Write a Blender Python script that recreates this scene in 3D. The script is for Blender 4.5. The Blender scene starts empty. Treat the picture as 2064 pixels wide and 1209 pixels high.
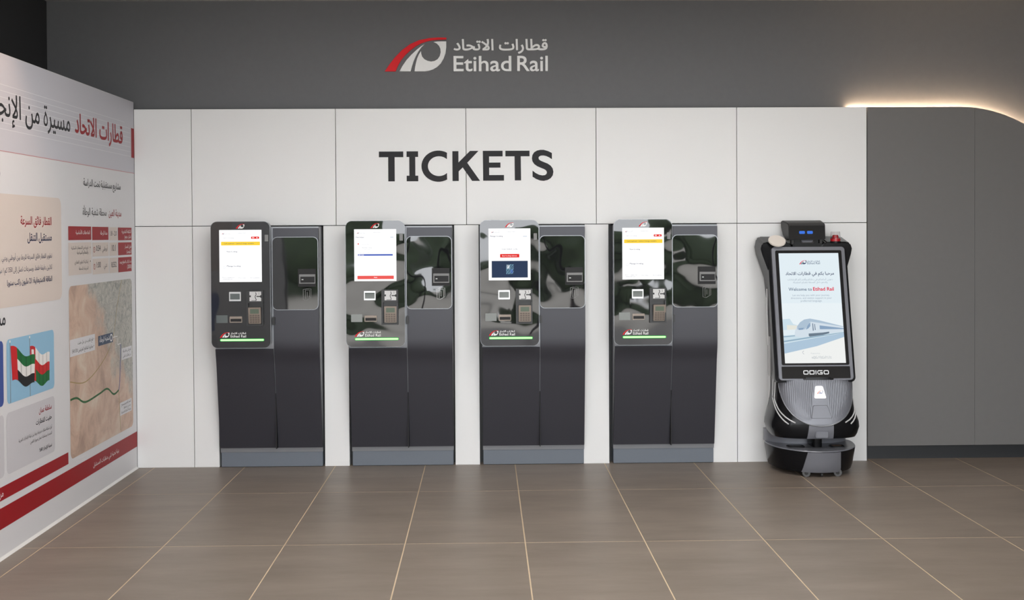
import bpy, bmesh, math, random, re
from mathutils import Vector, Matrix, noise
from mathutils.geometry import tessellate_polygon, interpolate_bezier, delaunay_2d_cdt

scene = bpy.context.scene
C = scene.collection
random.seed(7)
PI = math.pi

# ------------------------------------------------------------------ camera
cam = bpy.data.cameras.new('camera')
cam.sensor_fit = 'HORIZONTAL'; cam.sensor_width = 36.0
cam.lens = 36.0 * 2391.8 / 2064.0
cam.shift_x = 1.9 / 2064.0
cam.shift_y = -95.8 / 2064.0
cam.clip_start = 0.05; cam.clip_end = 300
camo = bpy.data.objects.new('camera', cam); C.objects.link(camo)
_yaw, _pitch, _roll = 0.0217, -0.0162, -0.0056
_f = Vector((math.sin(_yaw) * math.cos(_pitch), math.cos(_yaw) * math.cos(_pitch), math.sin(_pitch)))
_r = Vector((math.cos(_yaw), -math.sin(_yaw), 0)); _u = _r.cross(_f)
_r, _u = math.cos(_roll) * _r + math.sin(_roll) * _u, -math.sin(_roll) * _r + math.cos(_roll) * _u
_m = Matrix((_r, _u, -_f)).transposed().to_4x4()
_m.translation = Vector((0, -7.9234, 1.5469))
camo.matrix_world = _m
scene.camera = camo

# ------------------------------------------------------------------ sky, lights, exposure
world = bpy.data.worlds.new('world'); scene.world = world; world.use_nodes = True
_bg = world.node_tree.nodes['Background']
_bg.inputs[0].default_value = (0.95, 0.98, 1.02, 1); _bg.inputs[1].default_value = 9.2

def area(name, loc, rot, sx, sy, power, color=(1, 1, 1), portal=False):
    l = bpy.data.lights.new(name, 'AREA'); l.shape = 'RECTANGLE'; l.size = sx; l.size_y = sy
    l.energy = power; l.color = color
    if portal: l.cycles.is_portal = True
    o = bpy.data.objects.new(name, l); C.objects.link(o); o.location = loc; o.rotation_euler = rot
    return o
# the open, glazed front of the hall lies behind the camera: a sampling portal for the sky light
area('daylight_portal', (1.15, -9.25, 1.56), (PI / 2, 0, 0), 8.2, 3.1, 1.0, portal=True)

scene.view_settings.view_transform = 'Standard'
scene.view_settings.look = 'None'
scene.view_settings.gamma = 1.0
scene.view_settings.use_curve_mapping = False
scene.view_settings.exposure = -0.22

# ------------------------------------------------------------------ materials
def srgb(r, g, b):
    f = lambda c: (c / 255 / 12.92) if c <= 10 else ((c / 255 + 0.055) / 1.055) ** 2.4
    return (f(r), f(g), f(b))

def mat(name, col, rough=0.5, metal=0.0, ior=1.5, emit=None, estr=0.0, coat=0.0, bump=None, vary=None, trans=0.0, spec=None):
    m = bpy.data.materials.new(name); m.use_nodes = True
    nt = m.node_tree; b = nt.nodes['Principled BSDF']
    b.inputs['Base Color'].default_value = (*col, 1)
    b.inputs['Roughness'].default_value = rough
    b.inputs['Metallic'].default_value = metal
    b.inputs['IOR'].default_value = ior
    if coat: b.inputs['Coat Weight'].default_value = coat; b.inputs['Coat Roughness'].default_value = 0.03
    if spec is not None: b.inputs['Specular IOR Level'].default_value = spec
    if trans: b.inputs['Transmission Weight'].default_value = trans
    if emit:
        b.inputs['Emission Color'].default_value = (*emit, 1); b.inputs['Emission Strength'].default_value = estr
    tc = nt.nodes.new('ShaderNodeNewGeometry')
    if vary:       # (scale, amount): colour mottling in world space
        n = nt.nodes.new('ShaderNodeTexNoise'); n.inputs['Scale'].default_value = vary[0]; n.inputs['Detail'].default_value = 6
        nt.links.new(tc.outputs['Position'], n.inputs['Vector'])
        mx = nt.nodes.new('ShaderNodeMixRGB'); a = vary[1]
        mx.inputs[1].default_value = (*[c * (1 - a) for c in col], 1); mx.inputs[2].default_value = (*[min(1, c * (1 + a)) for c in col], 1)
        nt.links.new(n.outputs['Fac'], mx.inputs[0]); nt.links.new(mx.outputs[0], b.inputs['Base Color'])
    if bump:       # (scale, strength, distance, detail)
        n = nt.nodes.new('ShaderNodeTexNoise'); n.inputs['Scale'].default_value = bump[0]; n.inputs['Detail'].default_value = bump[3] if len(bump) > 3 else 2
        nt.links.new(tc.outputs['Position'], n.inputs['Vector'])
        bp = nt.nodes.new('ShaderNodeBump'); bp.inputs['Strength'].default_value = bump[1]; bp.inputs['Distance'].default_value = bump[2]
        nt.links.new(n.outputs['Fac'], bp.inputs['Height']); nt.links.new(bp.outputs[0], b.inputs['Normal'])
    return m

def glow(name, col, s=1.0):
    m = bpy.data.materials.new(name); m.use_nodes = True; nt = m.node_tree; nt.nodes.clear()
    e = nt.nodes.new('ShaderNodeEmission'); e.inputs[0].default_value = (*col, 1); e.inputs[1].default_value = s
    o = nt.nodes.new('ShaderNodeOutputMaterial'); nt.links.new(e.outputs[0], o.inputs[0])
    return m

M = {}
M['panel'] = mat('white_laminate', (0.80, 0.80, 0.795), 0.38, bump=(90, 0.04, 0.001, 4), vary=(1.3, 0.012))
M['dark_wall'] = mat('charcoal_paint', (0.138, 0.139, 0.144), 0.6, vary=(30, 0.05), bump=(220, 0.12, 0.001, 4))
M['side_wall'] = mat('charcoal_side_paint', (0.035, 0.035, 0.037), 0.7, vary=(30, 0.05))  # colour darkened to deepen the shade in the corner behind the partition
M['grey_wall'] = mat('mid_grey_board', (0.150, 0.146, 0.142), 0.55, vary=(25, 0.04), bump=(200, 0.08, 0.001, 4))
M['toe'] = mat('black_toe_kick', (0.025, 0.027, 0.03), 0.35)
M['ceiling'] = mat('ceiling_paint', (0.62, 0.62, 0.61), 0.8, vary=(4, 0.02))
M['grout'] = mat('sand_grout', (0.56, 0.43, 0.29), 0.8, vary=(30, 0.08))
M['plain_floor'] = None
M['left_print'] = mat('matt_print_film', (0.69, 0.685, 0.70), 0.5, vary=(2, 0.01))

def floor_material():
    m = bpy.data.materials.new('porcelain_tile'); m.use_nodes = True; nt = m.node_tree; b = nt.nodes['Principled BSDF']
    g = nt.nodes.new('ShaderNodeNewGeometry'); oi = nt.nodes.new('ShaderNodeObjectInfo')
    mp = nt.nodes.new('ShaderNodeMapping'); mp.inputs['Scale'].default_value = (0.9, 3.2, 1)
    nt.links.new(g.outputs['Position'], mp.inputs['Vector'])
    ad = nt.nodes.new('ShaderNodeVectorMath'); ad.operation = 'ADD'
    nt.links.new(mp.outputs[0], ad.inputs[0])
    mul = nt.nodes.new('ShaderNodeMath'); mul.operation = 'MULTIPLY'; mul.inputs[1].default_value = 9.0
    nt.links.new(oi.outputs['Random'], mul.inputs[0]); nt.links.new(mul.outputs[0], ad.inputs[1])
    n1 = nt.nodes.new('ShaderNodeTexNoise'); n1.inputs['Scale'].default_value = 1.6; n1.inputs['Detail'].default_value = 9; n1.inputs['Roughness'].default_value = 0.68
    nt.links.new(ad.outputs[0], n1.inputs['Vector'])
    r = nt.nodes.new('ShaderNodeValToRGB'); e = r.color_ramp.elements
    e[0].position = 0.28; e[0].color = (0.166, 0.133, 0.107, 1); e[1].position = 0.74; e[1].color = (0.252, 0.204, 0.166, 1)
    nt.links.new(n1.outputs['Fac'], r.inputs[0]); nt.links.new(r.outputs[0], b.inputs['Base Color'])
    n2 = nt.nodes.new('ShaderNodeTexNoise'); n2.inputs['Scale'].default_value = 60; n2.inputs['Detail'].default_value = 4
    nt.links.new(g.outputs['Position'], n2.inputs['Vector'])
    bp = nt.nodes.new('ShaderNodeBump'); bp.inputs['Strength'].default_value = 0.08; bp.inputs['Distance'].default_value = 0.001
    nt.links.new(n2.outputs['Fac'], bp.inputs['Height']); nt.links.new(bp.outputs[0], b.inputs['Normal'])
    b.inputs['Roughness'].default_value = 0.42
    return m
M['tile'] = floor_material()

# ------------------------------------------------------------------ helpers
def link(name, me, m=None, parent=None, loc=None):
    o = bpy.data.objects.new(name, me); C.objects.link(o)
    if m is not None:
        if isinstance(m, str): m = M[m]
        if not me.materials: me.materials.append(m)
    if parent is not None: o.parent = parent
    if loc is not None: o.location = loc
    return o

def tag(o, label=None, cat=None, group=None, kind=None):
    if label: o['label'] = label
    if cat: o['category'] = cat
    if group: o['group'] = group
    if kind: o['kind'] = kind
    return o

def empty(name, loc=(0, 0, 0), rz=0.0):
    o = bpy.data.objects.new(name, None); C.objects.link(o); o.location = loc; o.rotation_euler = (0, 0, rz)
    o.empty_display_size = 0.1
    return o

class MB:
    """collects shapes, builds ONE mesh object"""
    def __init__(s): s.v = []; s.f = []
    def add(s, vs, fs):
        n = len(s.v); s.v += [tuple(v) for v in vs]; s.f += [tuple(i + n for i in f) for f in fs]; return s
    def box(s, x0, x1, y0, y1, z0, z1):
        return s.add([(x0, y0, z0), (x1, y0, z0), (x1, y1, z0), (x0, y1, z0), (x0, y0, z1), (x1, y0, z1), (x1, y1, z1), (x0, y1, z1)],
                     [(0, 3, 2, 1), (4, 5, 6, 7), (0, 1, 5, 4), (1, 2, 6, 5), (2, 3, 7, 6), (3, 0, 4, 7)])
    def prism(s, front, back):
        """two matching loops of 3-D points (convex or not); caps triangulated"""
        n = len(front); base = len(s.v)
        s.v += [tuple(p) for p in front] + [tuple(p) for p in back]
        tri = tessellate_polygon([[Vector(p) for p in front]])
        for t in tri:
            s.f.append(tuple(base + i for i in t)); s.f.append(tuple(base + n + i for i in reversed(t)))
        for i in range(n):
            j = (i + 1) % n; s.f.append((base + i, base + n + i, base + n + j, base + j))
        return s
    def loft(s, rings, cap0=True, cap1=True):
        base = len(s.v); n = len(rings[0])
        for r in rings: s.v += [tuple(p) for p in r]
        for k in range(len(rings) - 1):
            for i in range(n):
                j = (i + 1) % n
                s.f.append((base + k * n + i, base + k * n + j, base + (k + 1) * n + j, base + (k + 1) * n + i))
        if cap0: s.f.append(tuple(base + i for i in reversed(range(n))))
        if cap1: s.f.append(tuple(base + (len(rings) - 1) * n + i for i in range(n)))
        return s
    def tube(s, pts, r, n=8):
        pts = [Vector(p) for p in pts]; rings = []
        for i, p in enumerate(pts):
            t = (pts[min(i + 1, len(pts) - 1)] - pts[max(i - 1, 0)]).normalized()
            a = t.cross(Vector((0, 0, 1)) if abs(t.z) < 0.9 else Vector((1, 0, 0))).normalized(); b = t.cross(a)
            rings.append([p + r * (math.cos(2 * PI * k / n) * a + math.sin(2 * PI * k / n) * b) for k in range(n)])
        return s.loft(rings)
    def cyl(s, c, axis, r, h, n=24, r2=None):
        c = Vector(c); t = Vector(axis).normalized()
        a = t.cross(Vector((0, 0, 1)) if abs(t.z) < 0.9 else Vector((1, 0, 0))).normalized(); b = t.cross(a)
        r2 = r if r2 is None else r2
        return s.loft([[c + q * h * t + rr * (math.cos(2 * PI * k / n) * a + math.sin(2 * PI * k / n) * b) for k in range(n)] for q, rr in ((0, r), (1, r2))])
    def build(s, name, m, parent=None, loc=None, smooth=False, bevel=0, seg=2):
        me = bpy.data.meshes.new(name); me.from_pydata(s.v, [], s.f); me.validate()
        bm = bmesh.new(); bm.from_mesh(me); bmesh.ops.recalc_face_normals(bm, faces=bm.faces)
        if bevel:
            es = [e for e in bm.edges if len(e.link_faces) == 2 and e.calc_face_angle(0) > 0.5]
            bmesh.ops.bevel(bm, geom=es, offset=bevel, segments=seg, affect='EDGES', clamp_overlap=True)
        bm.to_mesh(me); bm.free()
        o = link(name, me, m, parent, loc)
        if smooth:
            for p in me.polygons: p.use_smooth = True
            me.set_sharp_from_angle(angle=math.radians(38))
        return o

def rrect(x0, x1, z0, z1, r, n=6):
    pts = []
    for cx, cz, a0 in ((x1 - r, z1 - r, 0), (x0 + r, z1 - r, 90), (x0 + r, z0 + r, 180), (x1 - r, z0 + r, 270)):
        for k in range(n + 1):
            a = math.radians(a0 + 90 * k / n); pts.append((cx + r * math.cos(a), cz + r * math.sin(a)))
    return pts

class Frame:
    """a flat sheet in space: u, v on the sheet, n off it"""
    def __init__(s, o, u, v): s.o = Vector(o); s.u = Vector(u).normalized(); s.v = Vector(v).normalized(); s.n = s.u.cross(s.v)
    def __call__(s, u, v, n=0.0): return s.o + u * s.u + v * s.v + n * s.n

def slab(name, fr, poly, n0, n1, m, parent=None, bevel=0, smooth=False):
    """a plate of outline poly (u, v) between heights n0 and n1 off a frame"""
    b = MB().prism([fr(u, v, n1) for u, v in poly], [fr(u, v, n0) for u, v in poly])
    return b.build(name, m, parent, bevel=bevel, smooth=smooth)

def _weld(polys):
    """triangles of [outer, holes...] outlines, shared corners welded"""
    idx, pts, tris = {}, [], []
    def vid(p):
        k = (round(p[0], 6), round(p[1], 6))
        if k not in idx: idx[k] = len(pts); pts.append(k)
        return idx[k]
    for pl in polys:
        if len(pl) == 1 and len(pl[0]) == 3: ts = [tuple(pl[0])]
        else:
            loops = [[Vector((p[0], p[1], 0)) for p in lp] for lp in pl]; flat = [p for lp in loops for p in lp]
            ts = [tuple((flat[i].x, flat[i].y) for i in t) for t in tessellate_polygon(loops)]
        for t in ts:
            q = tuple(vid(p) for p in t)
            if len(set(q)) == 3: tris.append(q)
    out = []
    for t in tris:        # one turning sense
        (x0_, y0_), (x1_, y1_), (x2_, y2_) = (pts[i] for i in t)
        out.append(t if (x1_ - x0_) * (y2_ - y0_) - (x2_ - x0_) * (y1_ - y0_) > 0 else t[::-1])
    return pts, out

def sheet(name, fr, polys, n, m, parent=None):
    """flat print: polys = list of [outer, hole, hole ...] in (u, v)"""
    pts, tris = _weld(polys)
    me = bpy.data.meshes.new(name); me.from_pydata([tuple(fr(p[0], p[1], n)) for p in pts], [], tris); me.validate()
    return link(name, me, m, parent)

def raised(name, fr, polys, n0, n1, m, parent=None):
    """letters with real thickness"""
    pts, tris = _weld(polys); N = len(pts)
    vs = [tuple(fr(p[0], p[1], n1)) for p in pts] + [tuple(fr(p[0], p[1], n0)) for p in pts]
    ed = set((t[i], t[(i + 1) % 3]) for t in tris for i in range(3))
    fs = list(tris) + [(a_, a_ + N, b_ + N, b_) for a_, b_ in ed if (b_, a_) not in ed]
    me = bpy.data.meshes.new(name); me.from_pydata(vs, [], fs); me.validate()
    return link(name, me, m, parent)

# ------------------------------------------------------------------ lettering (Arabic letters joined by hand into presentation forms)
_A = {'ء': (0xFE80, 1), 'آ': (0xFE81, 2), 'أ': (0xFE83, 2), 'ؤ': (0xFE85, 2), 'إ': (0xFE87, 2), 'ئ': (0xFE89, 4), 'ا': (0xFE8D, 2), 'ب': (0xFE8F, 4), 'ة': (0xFE93, 2),
      'ت': (0xFE95, 4), 'ث': (0xFE99, 4), 'ج': (0xFE9D, 4), 'ح': (0xFEA1, 4), 'خ': (0xFEA5, 4), 'د': (0xFEA9, 2), 'ذ': (0xFEAB, 2), 'ر': (0xFEAD, 2), 'ز': (0xFEAF, 2),
      'س': (0xFEB1, 4), 'ش': (0xFEB5, 4), 'ص': (0xFEB9, 4), 'ض': (0xFEBD, 4), 'ط': (0xFEC1, 4), 'ظ': (0xFEC5, 4), 'ع': (0xFEC9, 4), 'غ': (0xFECD, 4), 'ف': (0xFED1, 4),
      'ق': (0xFED5, 4), 'ك': (0xFED9, 4), 'ل': (0xFEDD, 4), 'م': (0xFEE1, 4), 'ن': (0xFEE5, 4), 'ه': (0xFEE9, 4), 'و': (0xFEED, 2), 'ى': (0xFEEF, 2), 'ي': (0xFEF1, 4)}
_LA = {'آ': 0xFEF5, 'أ': 0xFEF7, 'إ': 0xFEF9, 'ا': 0xFEFB}

def shape_arabic(s):
    s = re.sub('[\u064b-\u0652]', '', s); out = []; prev = False; i = 0
    while i < len(s):
        ch = s[i]
        if ch not in _A: out.append(ch); prev = False; i += 1; continue
        if ch == 'ل' and i + 1 < len(s) and s[i + 1] in _LA:
            out.append(chr(_LA[s[i + 1]] + (1 if prev else 0))); prev = False; i += 2; continue
        c, n = _A[ch]; nxt = n == 4 and i + 1 < len(s) and s[i + 1] in _A and s[i + 1] != 'ء'
        if n == 1: out.append(chr(c)); prev = False
        else: out.append(chr(c + ((3 if nxt else 1) if prev else (2 if nxt else 0)))); prev = nxt
        i += 1
    v = ''.join(reversed(out))
    return re.sub(r'[0-9A-Za-z][0-9A-Za-z.,:%]*', lambda m: m.group(0)[::-1], v).translate(str.maketrans('()', ')('))

_tc = {}
def _sarea(p): return 0.5 * sum(p[i][0] * p[(i + 1) % len(p)][1] - p[(i + 1) % len(p)][0] * p[i][1] for i in range(len(p)))
def _inside(q, p):
    c = False; j = len(p) - 1
    for i in range(len(p)):
        if (p[i][1] > q[1]) != (p[j][1] > q[1]) and q[0] < (p[j][0] - p[i][0]) * (q[1] - p[i][1]) / (p[j][1] - p[i][1]) + p[i][0]: c = not c
        j = i
    return c

def text_polys(s, bold=0.0, res=3):
    """outlines of a line of lettering, size 1, as [[outer, holes...], ...] and its box"""
    key = (s, bold, res)
    if key in _tc: return _tc[key]
    body = shape_arabic(s) if re.search('[\u0600-\u06ff]', s) else s
    cu = bpy.data.curves.new('lettering', 'FONT'); cu.body = body
    o = bpy.data.objects.new('lettering', cu); C.objects.link(o)
    dg = bpy.context.evaluated_depsgraph_get(); dg.update()
    crv = o.to_curve(dg); loops = []
    for sp in crv.splines:
        pts = []
        if sp.type == 'BEZIER':
            bp = sp.bezier_points; n = len(bp)
            for i in range(n):
                a, b = bp[i], bp[(i + 1) % n]
                straight = (a.handle_right - a.co).cross(b.co - a.co).length < 1e-5 and (b.handle_left - b.co).cross(b.co - a.co).length < 1e-5
                if straight: pts.append((a.co.x, a.co.y))
                else: pts += [(p.x, p.y) for p in interpolate_bezier(a.co, a.handle_right, b.handle_left, b.co, res + 1)[:-1]]
        else: pts = [(p.co.x, p.co.y) for p in sp.points]
        cl = []
        for p in pts:
            if not cl or (abs(p[0] - cl[-1][0]) + abs(p[1] - cl[-1][1])) > 1e-5: cl.append(p)
        if len(cl) > 2 and (abs(cl[0][0] - cl[-1][0]) + abs(cl[0][1] - cl[-1][1])) < 1e-5: cl.pop()
        if len(cl) > 2 and abs(_sarea(cl)) > 1e-6: loops.append(cl)
    o.to_curve_clear(); C.objects.unlink(o); bpy.data.objects.remove(o); bpy.data.curves.remove(cu)
    ar = [_sarea(l) for l in loops]; hole_of = {}
    for i, l in enumerate(loops):
        best = None
        for j, k in enumerate(loops):
            if i == j or ar[i] * ar[j] > 0 or abs(ar[j]) <= abs(ar[i]): continue
            if all(_inside(q, k) for q in l[::max(1, len(l) // 8)]) and (best is None or abs(ar[j]) < abs(ar[best])): best = j
        if best is not None: hole_of[i] = best
    if bold:
        nl = []
        for i, l in enumerate(loops):
            sg = (1 if ar[i] > 0 else -1) * (-1 if i in hole_of else 1); n = len(l); q = []
            for k in range(n):
                a, b, c = Vector(l[k - 1]), Vector(l[k]), Vector(l[(k + 1) % n])
                d1, d2 = (b - a).normalized(), (c - b).normalized()
                n1, n2 = Vector((d1.y, -d1.x)), Vector((d2.y, -d2.x)); nn = n1 + n2
                nn = nn / max(0.5, nn.length_squared / 2) if nn.length > 0.05 else n1
                q.append((b.x + sg * bold * nn.x, b.y + sg * bold * nn.y))
            nl.append(q)
        loops = nl
    polys = []; done = set(); boxes = [(min(p[0] for p in l), max(p[0] for p in l), min(p[1] for p in l), max(p[1] for p in l)) for l in loops]
    for i in range(len(loops)):       # clusters of touching outlines are filled together, non-zero winding
        if i in done: continue
        grp = [i]; done.add(i); k = 0
        while k < len(grp):
            A_ = boxes[grp[k]]
            for j in range(len(loops)):
                B_ = boxes[j]
                if j not in done and A_[0] <= B_[1] and B_[0] <= A_[1] and A_[2] <= B_[3] and B_[2] <= A_[3]: done.add(j); grp.append(j)
            k += 1
        vs, es = [], []
        for g in grp:
            o0 = len(vs); L = len(loops[g]); vs += [Vector(p) for p in loops[g]]; es += [(o0 + q, o0 + (q + 1) % L) for q in range(L)]
        r = delaunay_2d_cdt(vs, es, [], 0, 1e-6); ov = r[0]
        for t in r[2]:
            c = (ov[t[0]] + ov[t[1]] + ov[t[2]]) / 3; w = 0
            for g in grp:
                lp = loops[g]
                for q in range(len(lp)):
                    x1_, y1_ = lp[q]; x2_, y2_ = lp[(q + 1) % len(lp)]
                    if (y1_ > c.y) != (y2_ > c.y) and c.x < (x2_ - x1_) * (c.y - y1_) / (y2_ - y1_) + x1_: w += 1 if y2_ > y1_ else -1
            if w: polys.append([[(ov[q].x, ov[q].y) for q in t]])
    xs = [p[0] for l in loops for p in l] or [0]; ys = [p[1] for l in loops for p in l] or [0]
    _tc[key] = (polys, (min(xs), max(xs), min(ys), max(ys)))
    return _tc[key]

def place(polys, bb, u, v, width=None, size=None, align='L', sv=None):
    k = width / (bb[1] - bb[0]) if width else size
    kv = sv if sv else k
    off = {'L': -bb[0], 'R': -bb[1], 'C': -(bb[0] + bb[1]) / 2}[align]
    return [[[(u + (p[0] + off) * k, v + p[1] * kv) for p in lp] for lp in pl] for pl in polys]

def write(name, fr, s, u, v, m, parent, width=None, size=None, align='L', bold=0.0, n=0.001, res=2, sv=None):
    polys, bb = text_polys(s, bold, res)
    return sheet(name, fr, place(polys, bb, u, v, width, size, align, sv), n, m, parent)

def rect(u0, u1, v0, v1): return [[(u0, v0), (u1, v0), (u1, v1), (u0, v1)]]

# emblem outlines, unit = emblem width, origin at its lower left corner
_q = lambda pts: [((x - 92) / 691.0, (470 - y) / 691.0) for x, y in pts]
EMB_RED = _q([(92, 470), (150, 385), (210, 310), (290, 230), (380, 165), (480, 122), (590, 100), (690, 93), (783, 95), (783, 115), (700, 118), (620, 125), (560, 138), (500, 158), (440, 190), (380, 235), (320, 290), (275, 345), (240, 405), (213, 470)])
EMB_STROKE = _q([(257, 470), (290, 410), (335, 345), (390, 285), (450, 230), (500, 190), (538, 167), (500, 205), (470, 245), (440, 300), (415, 355), (395, 415), (380, 470)])
EMB_EYE = _q([(425, 470), (430, 430), (440, 380), (455, 325), (475, 280), (498, 245), (500, 270), (510, 305), (535, 335), (570, 353), (610, 362), (650, 355), (685, 335), (708, 300), (718, 260), (715, 220), (700, 185), (675, 160), (640, 143), (680, 138), (730, 137), (781, 137), (781, 200), (772, 270), (750, 330), (720, 380), (680, 420), (630, 450), (580, 465), (540, 470)])
def sc(pl, k, u, v): return [[(u + x * k, v + y * k) for x, y in pl]]

# ------------------------------------------------------------------ the hall
XL = -2.323                     # face of the printed partition
# floor: grout bed with every tile in view as its own piece
fl = MB().box(-2.93, 5.3, -9.25, 0.2, -0.12, -0.0005).build('floor', 'grout'); tag(fl, 'brown porcelain tiled floor with sand grout lines', kind='structure')
X0, TW, TD, GAP = -2.809, 0.6, 1.2, 0.006
rows = [(-0.816, 0.118), (-2.016, -0.816), (-3.216, -2.016), (-4.416, -3.216)]
for (ya, yb) in rows:
    for k in range(0, 13):
        xa, xb = max(X0 + TW * k, XL - 0.05), X0 + TW * (k + 1)
        if xb < XL: continue
        me = MB().box(xa + GAP / 2, xb - GAP / 2, ya + GAP / 2, yb - GAP / 2, -0.01, 0.0)
        me.build('tile', 'tile', fl)
MB().box(-2.93, 5.3, -9.25, -4.419, -0.01, 0.0).add([], []).build('floor_area', 'tile', fl)['kind'] = 'stuff'
MB().box(X0 + TW * 13 + .003, 5.3, -4.413, 0.118, -0.01, 0.0).build('floor_area', 'tile', fl)['kind'] = 'stuff'

tag(MB().box(-2.93, 5.3, -9.25, 0.2, 3.118, 3.3).build('ceiling', 'ceiling'), 'pale plastered ceiling of the hall', kind='structure')
tag(MB().box(-2.93, 5.3, 0.12, 0.2, 0, 3.118).build('wall_rear', 'dark_wall'), 'charcoal upper wall behind the white cladding', kind='structure')
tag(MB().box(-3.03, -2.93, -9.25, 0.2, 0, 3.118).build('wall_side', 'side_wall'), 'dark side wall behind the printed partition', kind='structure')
tag(MB().box(5.3, 5.4, -9.25, 0.2, 0, 3.118).build('wall_far', 'grey_wall'), 'grey far side wall', kind='structure')

# white cladding: each panel a piece of its own
wb = MB().box(XL, 2.565, 0.085, 0.118, 0.0, 2.36).build('wall_back', 'toe'); tag(wb, 'white laminate panel wall with recesses for the ticket machines', kind='structure')
XS = [XL, -1.944, -0.991, -0.124, 0.744, 1.688, 2.565]
def wall_panel(x0, x1, z0, z1):
    MB().box(x0 + 0.0018, x1 - 0.0018, 0.0, 0.085, z0, z1).build('panel', 'panel', wb, bevel=0.0012, seg=1)
for a, b in zip(XS, XS[1:]): wall_panel(a, b, 1.607, 2.38)
OPEN = [(-1.777, -1.079), (-0.912, -0.209), (-0.042, 0.6500), (0.826, 1.5155)]
lows = [(XL, -1.944), (-1.944, OPEN[0][0])] + [(OPEN[i][1], OPEN[i + 1][0]) for i in range(3)] + [(OPEN[3][1], 1.688), (1.688, 2.565)]
for a, b in lows: wall_panel(a, b, 0.0, 1.603)

# grey wall with its swept top edge and recessed toe kick
def top_edge(x):
    if x <= 3.2: return 2.379
    d = x - 3.2
    return 2.379 - 0.62 * d * d if d < 0.8 else 2.379 - 0.62 * 0.64 - (d - 0.8) * 0.992
cx = [2.5685, 2.9, 3.2] + [3.2 + 0.05 * i for i in range(1, 33)]
gp = [(2.5685, 0.101)] + [(x, top_edge(x)) for x in cx] + [(4.8, 0.101)]
wr = slab('wall_right', Frame((0, 0.03, 0), (1, 0, 0), (0, 0, 1)), gp, 0.0, 0.03, 'grey_wall'); tag(wr, 'plain mid grey board wall with a swept top edge', kind='structure')
for (a, b) in ((2.5685, 3.2925), (3.2955, 4.8)):
    zz = [x for x in cx if a < x < b]
    pl = [(a, 0.101), (a, top_edge(a))] + [(x, top_edge(x)) for x in zz] + [(b, top_edge(b)), (b, 0.101)]
    slab('panel', Frame((0, 0.0, 0), (1, 0, 0), (0, 0, 1)), pl, 0.0, 0.003, 'grey_wall', wr)
tag(MB().box(2.568, 4.8, 0.07, 0.117, 0.0, 0.12).build('baseboard_right', 'toe'), 'black recessed toe kick under the grey wall', kind='structure')

# warm light strip hidden behind the grey wall's top edge
led = empty('light_strip', (2.47, 0.06, 2.36)); tag(led, 'warm white light strip glowing along the top edge of the grey wall', 'light strip')
lp = [(0.0, 0.04, 0.024), (0.05, 0.04, 0.024), (0.094, 0.038, 0.023), (0.12, 0.028, 0.017)] + [(x - 2.47, 0.022, top_edge(x) - 2.36 - 0.002) for x in [2.65 + 0.05 * i for i in range(0, 42)]]
M['led'] = glow('warm_led', (1.0, 0.71, 0.46), 165.0)
M['alu'] = mat('aluminium', (0.55, 0.56, 0.58), 0.35, 0.9)
MB().tube(lp, 0.004, 6).build('diffuser', 'led', led)
MB().tube([(p[0], p[1] - 0.004, p[2] - 0.010) for p in lp], 0.005, 6).build('channel', 'alu', led)

# printed partition
wl = MB().box(-2.405, XL, -6.0, 0.0, 0.0, 2.428).build('wall_left', 'left_print', bevel=0.001, seg=1); tag(wl, 'free-standing printed partition wall', kind='structure')
M['sealant'] = mat('white_sealant', (0.7, 0.69, 0.67), 0.5, bump=(40, 0.5, 0.004))
tag(MB().prism([(XL, -6.0, 0.0), (XL + 0.012, -6.0, 0.0), (XL, -6.0, 0.012)], [(XL, -0.01, 0.0), (XL + 0.012, -0.01, 0.0), (XL, -0.01, 0.012)]).build('baseboard_left', 'sealant'), 'white sealant bead under the printed partition', kind='structure')

# linear ceiling lights above the camera's view
M['lamp'] = glow('white_lamp', (1.0, 0.975, 0.95), 27.0); M['lamp_body'] = mat('lamp_body', (0.7, 0.7, 0.7), 0.4)
for k_, lab in enumerate(('nearest the printed partition', 'second from the printed partition', 'third from the printed partition', 'nearest the far side wall')):
    cl = empty('ceiling_light', (-0.85 + 1.0 * k_, -2.85, 3.118)); tag(cl, 'linear white ceiling light ' + lab, 'ceiling light', 'row of linear ceiling lights')
    MB().box(-0.17, 0.17, -0.62, 0.62, -0.05, 0.0).build('housing', 'lamp_body', cl, bevel=0.004)
    MB().box(-0.15, 0.15, -0.6, 0.6, -0.054, -0.0505).build('diffuser', 'lamp', cl)

# outside, seen only in the glossy fronts
M['paving'] = mat('sandy_paving', (0.46, 0.43, 0.385), 0.8, vary=(0.6, 0.1))
M['leaf'] = mat('hedge_green', (0.038, 0.068, 0.024), 0.6, vary=(2.5, 0.6))
M['frame_dark'] = mat('dark_window_frame', (0.03, 0.03, 0.035), 0.4)
tag(MB().box(-40, 40, -60, -9.26, -0.2, -0.02).build('ground_outside', 'paving'), 'sandy paving in front of the hall', kind='structure')
wf = MB().box(-2.93, 5.3, -9.28, -9.2, 3.02, 3.118)
for x in (-2.9, -0.9, 1.1, 3.2, 5.25): wf.box(x - 0.04, x + 0.04, -9.28, -9.2, 0.0, 3.02)
tag(wf.build('window_1', 'frame_dark'), 'dark frame of the open hall front', kind='structure')
hb = MB()
for i in range(90):
    x = -24 + 48 * random.random(); r = 0.5 + 0.5 * random.random(); z = random.random() * 1.6; y = -24 - random.random() * 1.5
    rg = []
    for k in range(1, 6):
        a = PI * k / 6; rg.append([(x + r * 1.3 * math.sin(a) * math.cos(2 * PI * j / 8 + i), y + r * math.sin(a) * math.sin(2 * PI * j / 8 + i), z + r * math.cos(a)) for j in range(8)])
    hb.loft(rg)
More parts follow.
